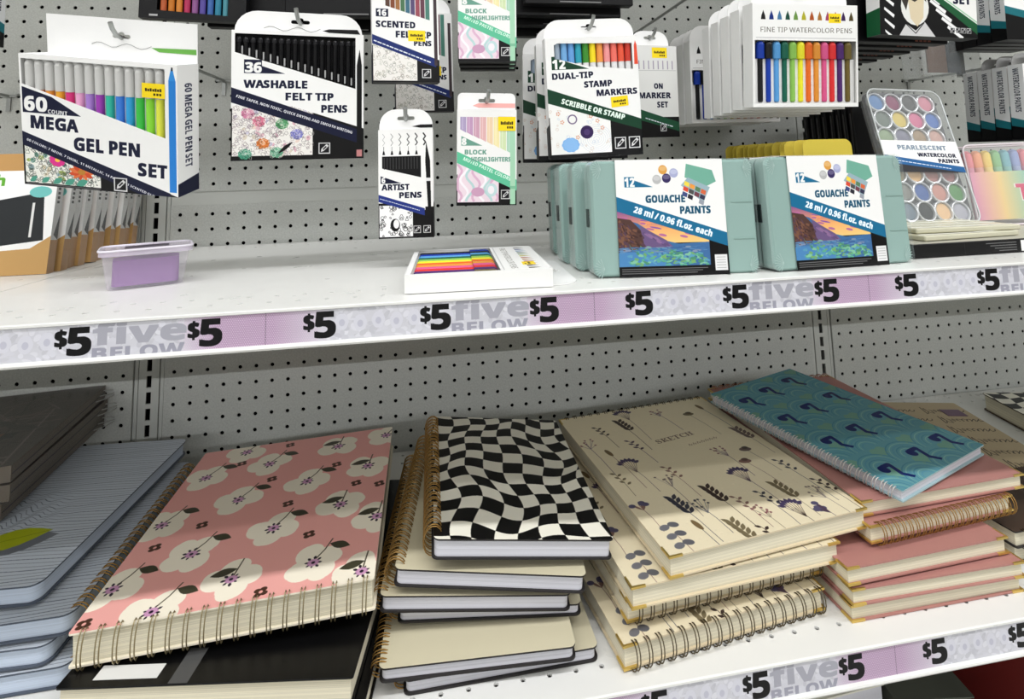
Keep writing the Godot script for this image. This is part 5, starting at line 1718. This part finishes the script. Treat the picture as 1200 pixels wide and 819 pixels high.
func teal_cover() -> Material:
	var w := 420.0
	var h := 580.0
	var im := cv(420, 580, Color(.36, .57, .61))
	for k in 9:
		for j in 4:
			var c := Vector2((j + (.5 if k % 2 else 0.0)) / 3.2 * w, k / 8.0 * h)
			for q in 6:
				var pts := PackedVector2Array()
				for a in 17: pts.append(c + Vector2((70 - 10 * q) * cos(PI * a / 16 + PI), (56 - 8 * q) * sin(PI * a / 16 + PI)))
				ln(im, pts, 3, [Color(.28, .50, .58), Color(.46, .66, .64), Color(.32, .54, .62)][q % 3])
			for q in 5: leaf(im, c + Vector2(0, 12), c + Vector2(0, 12) + Vector2(0, 34).rotated(-1.2 + .6 * q), .3, Color(.42, .60, .54))
	for q in [[.78, .12], [.46, .14], [.17, .17], [.82, .36], [.49, .38], [.19, .40], [.83, .62], [.48, .63], [.17, .64], [.84, .88], [.52, .89], [.17, .90]]:
		var c := Vector2(q[0] * w, q[1] * h)
		var pts := PackedVector2Array([c + Vector2(-22, -18), c + Vector2(-4, -19), c + Vector2(17, -18), c + Vector2(11, 2), c + Vector2(5, 20), c + Vector2(16, 34)])
		ln(im, pts, 13, Color(.06, .12, .36))
		el(im, c.x - 18, c.y - 10, 15, 13, Color(.06, .12, .36), .4)
		pg(im, [c.x - 2, c.y + 22, c.x + 12, c.y + 20, c.x + 28, c.y + 40, c.x + 16, c.y + 44], Color(.06, .12, .36))
	return mat(Color.WHITE, .25, 0, done(im))

func blue_cover() -> Material:
	var w := 430.0
	var h := 590.0
	var im := cv(430, 590, Color(.76, .79, .83))
	for k in 56:
		var pts := PackedVector2Array()
		for j in 37:
			var x := w * j / 36.0
			var y := 10.6 * k
			var bump := 14.0 * exp(-pow((x - w * .45) / 90.0, 2)) * exp(-pow((y - h * .58) / 75.0, 2))
			pts.append(Vector2(x, y + 3 * sin(x * .02 + k * .5) + bump * sin(x * .12 + k * .4)))
		ln(im, pts, 1.0 if k % 3 else 1.7, Color(.34, .37, .42))
	leaf(im, Vector2(w * .48, h * .8), Vector2(w * .82, h * .72), .25, Color(.45, .47, .5))
	leaf(im, Vector2(w * .42, h * .78), Vector2(w * .76, h * .69), .24, Color(.68, .72, .12))
	ln(im, PackedVector2Array([Vector2(w * .44, h * .775), Vector2(w * .76, h * .69)]), 2, Color(.5, .55, .08))
	return mat(Color.WHITE, .3, 0, done(im))

func script_cover() -> Material:
	var w := 300.0
	var h := 420.0
	var im := cv(300, 420, Color(.74, .67, .54))
	for r in 6:
		for c in 2:
			var x0 := 20.0 + 150 * c + 14 * (r % 2)
			var y0 := 60.0 + 62 * r
			var pts := PackedVector2Array()
			for j in 40: pts.append(Vector2(x0 + 3 * j + 5 * sin(j * 1.5), y0 + (20 if j < 7 else 8) * cos(j * 1.35)))
			ln(im, pts, 2.2, Color(.2, .16, .12))
			ln(im, PackedVector2Array([Vector2(x0, y0 - 24), Vector2(x0 - 4, y0 + 22)]), 3, Color(.2, .16, .12))
	return mat(Color.WHITE, .4, 0, done(im))

func notebooks() -> void:
	var g := ""
	# blue-grey stack, left
	var blue := blue_cover()
	var bb := mat(Color(.30, .33, .38), .35)
	g = "blue-grey line pattern notebooks"
	book("striped_notebook", "top blue-grey line pattern notebook with a yellow-green leaf", g, Vector3(-.79, -3.9, 8.55), Vector3(1.2, -5.1, .8), 8.2, 11.1, .72, blue, bb, M.pages_blue, .45, "L", M.bronze, .3, .12, .42)
	book("striped_notebook", "blue-grey line pattern notebook second in its stack, bronze wire on the right", g, Vector3(.27, -4.8, 9.48), Vector3(.3, .5, .1), 8.0, 11.0, .72, blue, bb, M.pages_blue, .45, "R", M.bronze, .38, .09, .42)
	book("striped_notebook", "blue-grey line pattern notebook third in its stack", g, Vector3(-.1, -5.66, 9.5), Vector3(0, -2, .1), 8.0, 11.0, .7, blue, bb, M.pages_blue, .45, "L", M.bronze, .3, .04, .42)
	book("striped_notebook", "blue-grey line pattern notebook at the bottom of its stack", g, Vector3(.35, -6.43, 9.7), Vector3(0, 1, 0), 8.0, 11.0, .75, blue, bb, M.pages_blue, .45, "R", M.bronze, .3, .08, .42)
	# pink floral sketchbook on two black books
	book("floral_sketchbook", "pink sketchbook with cream flowers and wire binding along the front", "", Vector3(10.40, -3.9, 10.81), Vector3(.5, .1, 2.4), 10.35, 12.22, 1.12, pink_cover(), mat(Color(.93, .90, .82), .5), M.pages_cream, .1, "F", mat(Color(.60, .55, .42), .35, .6), .24, .1, .56)
	var blk := mat(Color(.03, .03, .035), .3)
	g = "black books under the floral sketchbook"
	var bk := book("black_sketchbook", "upper black covered book under the pink floral sketchbook, with a white label", g, Vector3(11.0, -5.44, 12.25), Vector3(-.4, -8.0, -.3), 9.9, 12.0, .86, blk, blk, M.pages_cream, .08, "", null, .3, .1, .5, false, "book")
	var mb := MB.new()
	mb.box(Vector3(-3.9, .861, 5.2), Vector3(-1.75, .868, 5.75))
	part(bk, "barcode_label", [[mb, mat(Color(.85, .85, .84), .5)]])
	mb = MB.new()
	mb.box(Vector3(-1.25, .861, 4.6), Vector3(-.6, .866, 5.98))
	part(bk, "grey_stripe", [[mb, mat(Color(.30, .30, .30), .4)]])
	book("black_sketchbook", "lower black covered book under the pink floral sketchbook", g, Vector3(11.3, -6.33, 12.1), Vector3(0, -7.2, 0), 9.9, 12.0, .84, blk, blk, M.pages_cream, .08, "", null, .3, .1, .5, false, "book")
	# checkered notebook on cream notebooks
	var cream := mat(Color(.80, .77, .66), .4)
	var dark := mat(Color(.16, .15, .15), .4)
	book("checkered_notebook", "black and white wavy checkered notebook topping the cream stack", "", Vector3(21.45, -2.95, 11.86), Vector3(.8, -.5, -7.0), 7.24, 10.38, .74, checker_cover(), dark, M.pages_white, .22, "L", M.bronze, .38, .2, .36)
	g = "cream wire-bound notebooks in a stack"
	book("cream_notebook", "cream notebook directly under the checkered one, bronze wire on the left", g, Vector3(20.58, -3.91, 12.02), Vector3(1.2, -6.6, -5.2), 7.45, 10.2, .64, cream, dark, M.pages_white, .25, "L", M.bronze, .42, .2, .36)
	book("cream_notebook", "cream notebook third from the top of its stack, pushed furthest left", g, Vector3(19.91, -4.75, 11.85), Vector3(1.2, -5.5, -3.6), 7.40, 10.2, .6, cream, dark, M.pages_white, .25, "L", M.bronze, .36, .12, .36)
	book("cream_notebook", "cream notebook in the middle of its stack, sliver of cover showing at right", g, Vector3(20.45, -5.55, 11.5), Vector3(.8, -5.2, -2.0), 7.25, 10.2, .44, cream, dark, M.pages_white, .25, "L", M.bronze, .36, .08, .36)
	book("cream_notebook", "cream notebook jutting forward near the bottom, broad cover showing", g, Vector3(19.67, -6.14, 12.92), Vector3(.4, -3.0, -.2), 7.2, 10.2, .48, cream, dark, M.pages_white, .25, "L", M.bronze, .34, .06, .36)
	book("cream_notebook", "cream notebook at the bottom of its stack, slanting forward at left", g, Vector3(20.28, -6.68, 12.7), Vector3(0, .5, 0), 7.3, 10.2, .5, cream, dark, M.pages_white, .25, "L", M.bronze, .34, .02, .36)
	# botanical sketchbooks
	var sk := sketch_cover()
	var skb := mat(Color(.84, .78, .66), .4)
	g = "beige botanical sketchbooks in a stack"
	book("botanical_sketchbook", "top beige sketchbook with pressed-plant drawings and gold corners", g, Vector3(30.94, -3.55, 11.68), Vector3(.9, 7.1, -.1), 9.81, 11.9, .8, sk, skb, M.pages_cream, .05, "B", M.darkwire, .26, .08, .5, true, "sketchbook")
	book("botanical_sketchbook", "beige botanical sketchbook second in its stack, gold corners showing", g, Vector3(29.5, -4.5, 11.82), Vector3(.3, 4.8, -.3), 9.6, 12.0, .78, sk, skb, M.pages_cream, .05, "B", M.darkwire, .26, .03, .5, true, "sketchbook")
	book("botanical_sketchbook", "beige botanical sketchbook third in its stack, wire facing front", g, Vector3(29.2, -5.38, 11.15), Vector3(.1, 6.0, -.2), 9.3, 12.0, .8, sk, skb, M.pages_cream, .05, "F", M.darkwire, .32, .05, .5, true, "sketchbook")
	book("botanical_sketchbook", "bottom beige botanical sketchbook, wire facing front on the shelf", g, Vector3(28.6, -6.3, 11.9), Vector3(0, 7.0, 0), 9.3, 12.0, .82, sk, skb, M.pages_cream, .05, "F", M.darkwire, .36, .05, .5, true, "sketchbook")
	# teal notebook on pink books
	var pk := mat(Color(.68, .48, .45), .35)
	g = "dusty pink notebooks in a stack"
	book("teal_notebook", "teal patterned notebook with navy bird heads lying askew on pink notebooks", "", Vector3(39.94, -2.68, 11.02), Vector3(3.0, 19.3, .4), 7.57, 10.61, .5, teal_cover(), mat(Color(.62, .72, .74), .4), M.pages_white, .05, "L", M.greywire, .2, .03, .36)
	book("pink_notebook", "top dusty pink notebook, copper wire along the back, under the teal one", g, Vector3(40.75, -3.4, 10.48), Vector3(1.8, 3.4, -.6), 9.25, 12.0, .62, pk, pk, M.pages_cream, .06, "B", M.copper, .32, .12, .5, true)
	book("pink_notebook", "dusty pink notebook second in its stack, wire facing front", g, Vector3(39.9, -4.22, 11.0), Vector3(.5, 5.8, -.6), 8.3, 11.8, .68, pk, pk, M.pages_cream, .06, "F", M.bronze, .34, .08, .36, true)
	book("pink_notebook", "dusty pink notebook third in its stack, gold corners", g, Vector3(38.3, -5.12, 11.9), Vector3(.1, 3.0, -.4), 8.3, 12.0, .66, pk, pk, M.pages_cream, .06, "B", M.copper, .28, .03, .5, true)
	book("pink_notebook", "dusty pink notebook fourth in its stack, cover showing in front", g, Vector3(38.75, -5.88, 12.15), Vector3(0, .2, -.2), 8.4, 12.0, .62, pk, pk, M.pages_cream, .06, "B", M.copper, .28, .02, .5, true)
	book("pink_notebook", "bottom dusty pink notebook resting on the shelf", g, Vector3(38.7, -6.56, 12.0), Vector3(0, .5, 0), 8.4, 12.0, .62, pk, pk, M.pages_cream, .06, "B", M.copper, .28, .03, .5, true)
	# at the right, behind and beside
	var sc := book("script_notebook", "cream notebook with handwriting print lying at the back right", "", Vector3(51.3, -6.38, 7.2), Vector3(0, -14, 0), 6.6, 9.6, .8, script_cover(), mat(Color(.62, .55, .42), .5), M.pages_cream, .1)
	mb = MB.new()
	mb.cbox(Vector3(1.5, .801, -3.6), Vector3(2.8, .84, -2.6), .015)
	part(sc, "purple_tag", [[mb, mat(Color(.46, .36, .44), .4)]])
	book("dark_checkered_notebook", "black and cream patterned notebook cut by the right edge", "", Vector3(60.9, -6.0, 8.7), Vector3(0, -12, 0), 7.2, 10.0, 1.15, checker_cover(), mat(Color(.3, .25, .18), .5), M.pages_cream, .2)
	for k in 2:
		book("brown_notebook", "%s brown notebook beside the pink stack at the right edge" % ["upper", "lower"][k], "brown notebooks at the right edge", Vector3(47.6 + .2 * k, -5.72 - .74 * k, 14.5), Vector3(0, 4 - 3 * k, 0), 7.0, 4.0, .72, mat(Color(.26, .2, .16), .4), dark, M.pages_cream, .1, "F", M.darkwire, .3, .02, .4)

func wrapped_canvases() -> void:
	var im := cv(200, 200, Color(.27, .24, .22))
	for k in 60: ln(im, PackedVector2Array([Vector2(rng.randf() * 200, rng.randf() * 200), Vector2(rng.randf() * 200, rng.randf() * 200)]), rng.randf_range(.8, 3), [Color(.46, .43, .40), Color(.17, .15, .14), Color(.38, .33, .30)][k % 3])
	rc(im, 40, 120, 150, 134, Color(.42, .25, .15))
	rc(im, 150, 120, 164, 134, Color(.1, .1, .1))
	for k in 5: el(im, 40 + 30 * k, 40 + 17 * k, 20, 6, Color(.2, .19, .18), .4)
	var top := mat(Color.WHITE, .3, 0, done(im))
	var edge := mat(Color(.40, .36, .31), .5)
	var ord := ["top", "middle", "bottom"]
	for k in 3:
		var o := thing("wrapped_canvas", "%s film-wrapped brown canvas board of the back left stack" % ord[k], "canvas board", Vector3(-6.35 + .12 * sin(k * 2.0), -2.2 - .79 * k, 5.45), Vector3(0, 7 - .8 * k, 0), "film-wrapped boards at the back left")
		var mb := MB.new()
		mb.box(Vector3(-4.5, 0, -5), Vector3(4.5, .72, 5))
		var tp := MB.new()
		tp.quad(Vector3(-4.5, .725, -5), Vector3(4.5, .725, -5), Vector3(4.5, .725, 5), Vector3(-4.5, .725, 5), Vector3(0, 1, 0))
		part(o, "board", [[mb, edge], [tp, top]])
		mb = MB.new()
		mb.box(Vector3(4.5, .3, -4.9), Vector3(4.51, .35, 4.9))
		part(o, "edge_gap", [[mb, M.black]])
		mb = MB.new()
		mb.cbox(Vector3(-4.56, -.02, -5.06), Vector3(4.56, .75, 5.06), .05)
		part(o, "shrink_film", [[mb, clear_mat(Color(.9, .9, .9), .03, .22)]])
		mb = MB.new()
		for j in 4: mb.tube(PackedVector3Array([Vector3(4.56, .7 - .15 * j, -5.0 + .5 * j), Vector3(4.9, .6 - .15 * j, -5.15 + .3 * j), Vector3(5.05, .4 - .1 * j, -5.0)]), .03, 4)
		part(o, "film_tail", [[mb, mat(Color(.72, .72, .7), .2)]])

func below_shelf() -> void:
	var wm := mat(Color(.86, .85, .80), .4)
	var gm := mat(Color(.30, .31, .28), .45)
	var rm := mat(Color(.40, .13, .12), .4)
	for k in 3:
		var cols := [wm, gm, rm]
		book(["white_book", "grey_book", "red_book"][k], ["pale book standing below the lower price strip", "grey-green book standing below the lower price strip", "dark red book standing below the lower price strip at the right corner"][k], "", [Vector3(34.6, -12.2, 11.0), Vector3(40.6, -12.6, 11.5), Vector3(47.6, -11.2, 12.5)][k], Vector3(0, [3, -8, 8][k], 0), [6.4, 3.6, 7.0][k], [9.0, 9.0, 10.0][k], [10.2, 9.8, 11.2][k], cols[k], cols[k], M.pages_white if k < 1 else cols[k], .06, "", null, .3, .1, .5, false, "book")

func _ready() -> void:
	rng.seed = 7
	# camera: lens shifted, as the photograph is a crop of a wider frame
	var cam := Camera3D.new()
	cam.name = "camera"
	add_child(cam)
	cam.position = Vector3(17.604, 11.452, 39.872) * I
	cam.rotation = Vector3(0.106169, -0.159855, -0.025904)
	cam.projection = Camera3D.PROJECTION_FRUSTUM
	cam.keep_aspect = Camera3D.KEEP_HEIGHT
	cam.near = 0.05
	cam.far = 60.0
	cam.size = 819.0 / 640.148 * cam.near
	cam.frustum_offset = Vector2((600.0 - 600.0) / 640.148, -(409.5 - 130.165) / 640.148) * cam.near
	cam.current = true
	var env := Environment.new()
	env.background_mode = Environment.BG_COLOR
	env.background_color = Color(0.1, 0.1, 0.1)
	env.tonemap_mode = Environment.TONE_MAPPER_LINEAR
	env.tonemap_exposure = 1.0
	env.sdfgi_enabled = true
	env.ssao_enabled = true
	env.ssil_enabled = true
	var we := WorldEnvironment.new()
	we.name = "world_environment"
	we.environment = env
	add_child(we)
	make_materials()
	lamp_row(55.0, "long ceiling strip light over the aisle", 3.1)
	lamp_row(86.0, "long ceiling strip light behind the camera", 0.75)
	lamp_row(265.0, "bright ceiling strip light far across the shop", 10.0)
	build_setting()
	price_strips()
	gel_pack()
	felt_pack()
	artist_pack()
	highlighter_packs()
	scented_packs()
	stamp_packs()
	other_marker_pack()
	watercolor_pen_packs()
	gouache_sets()
	yellow_cards()
	black_packs()
	palette_set()
	right_end_sets()
	scratch_packs()
	putty_tub()
	top_packs()
	notebooks()
	wrapped_canvases()
	below_shelf()
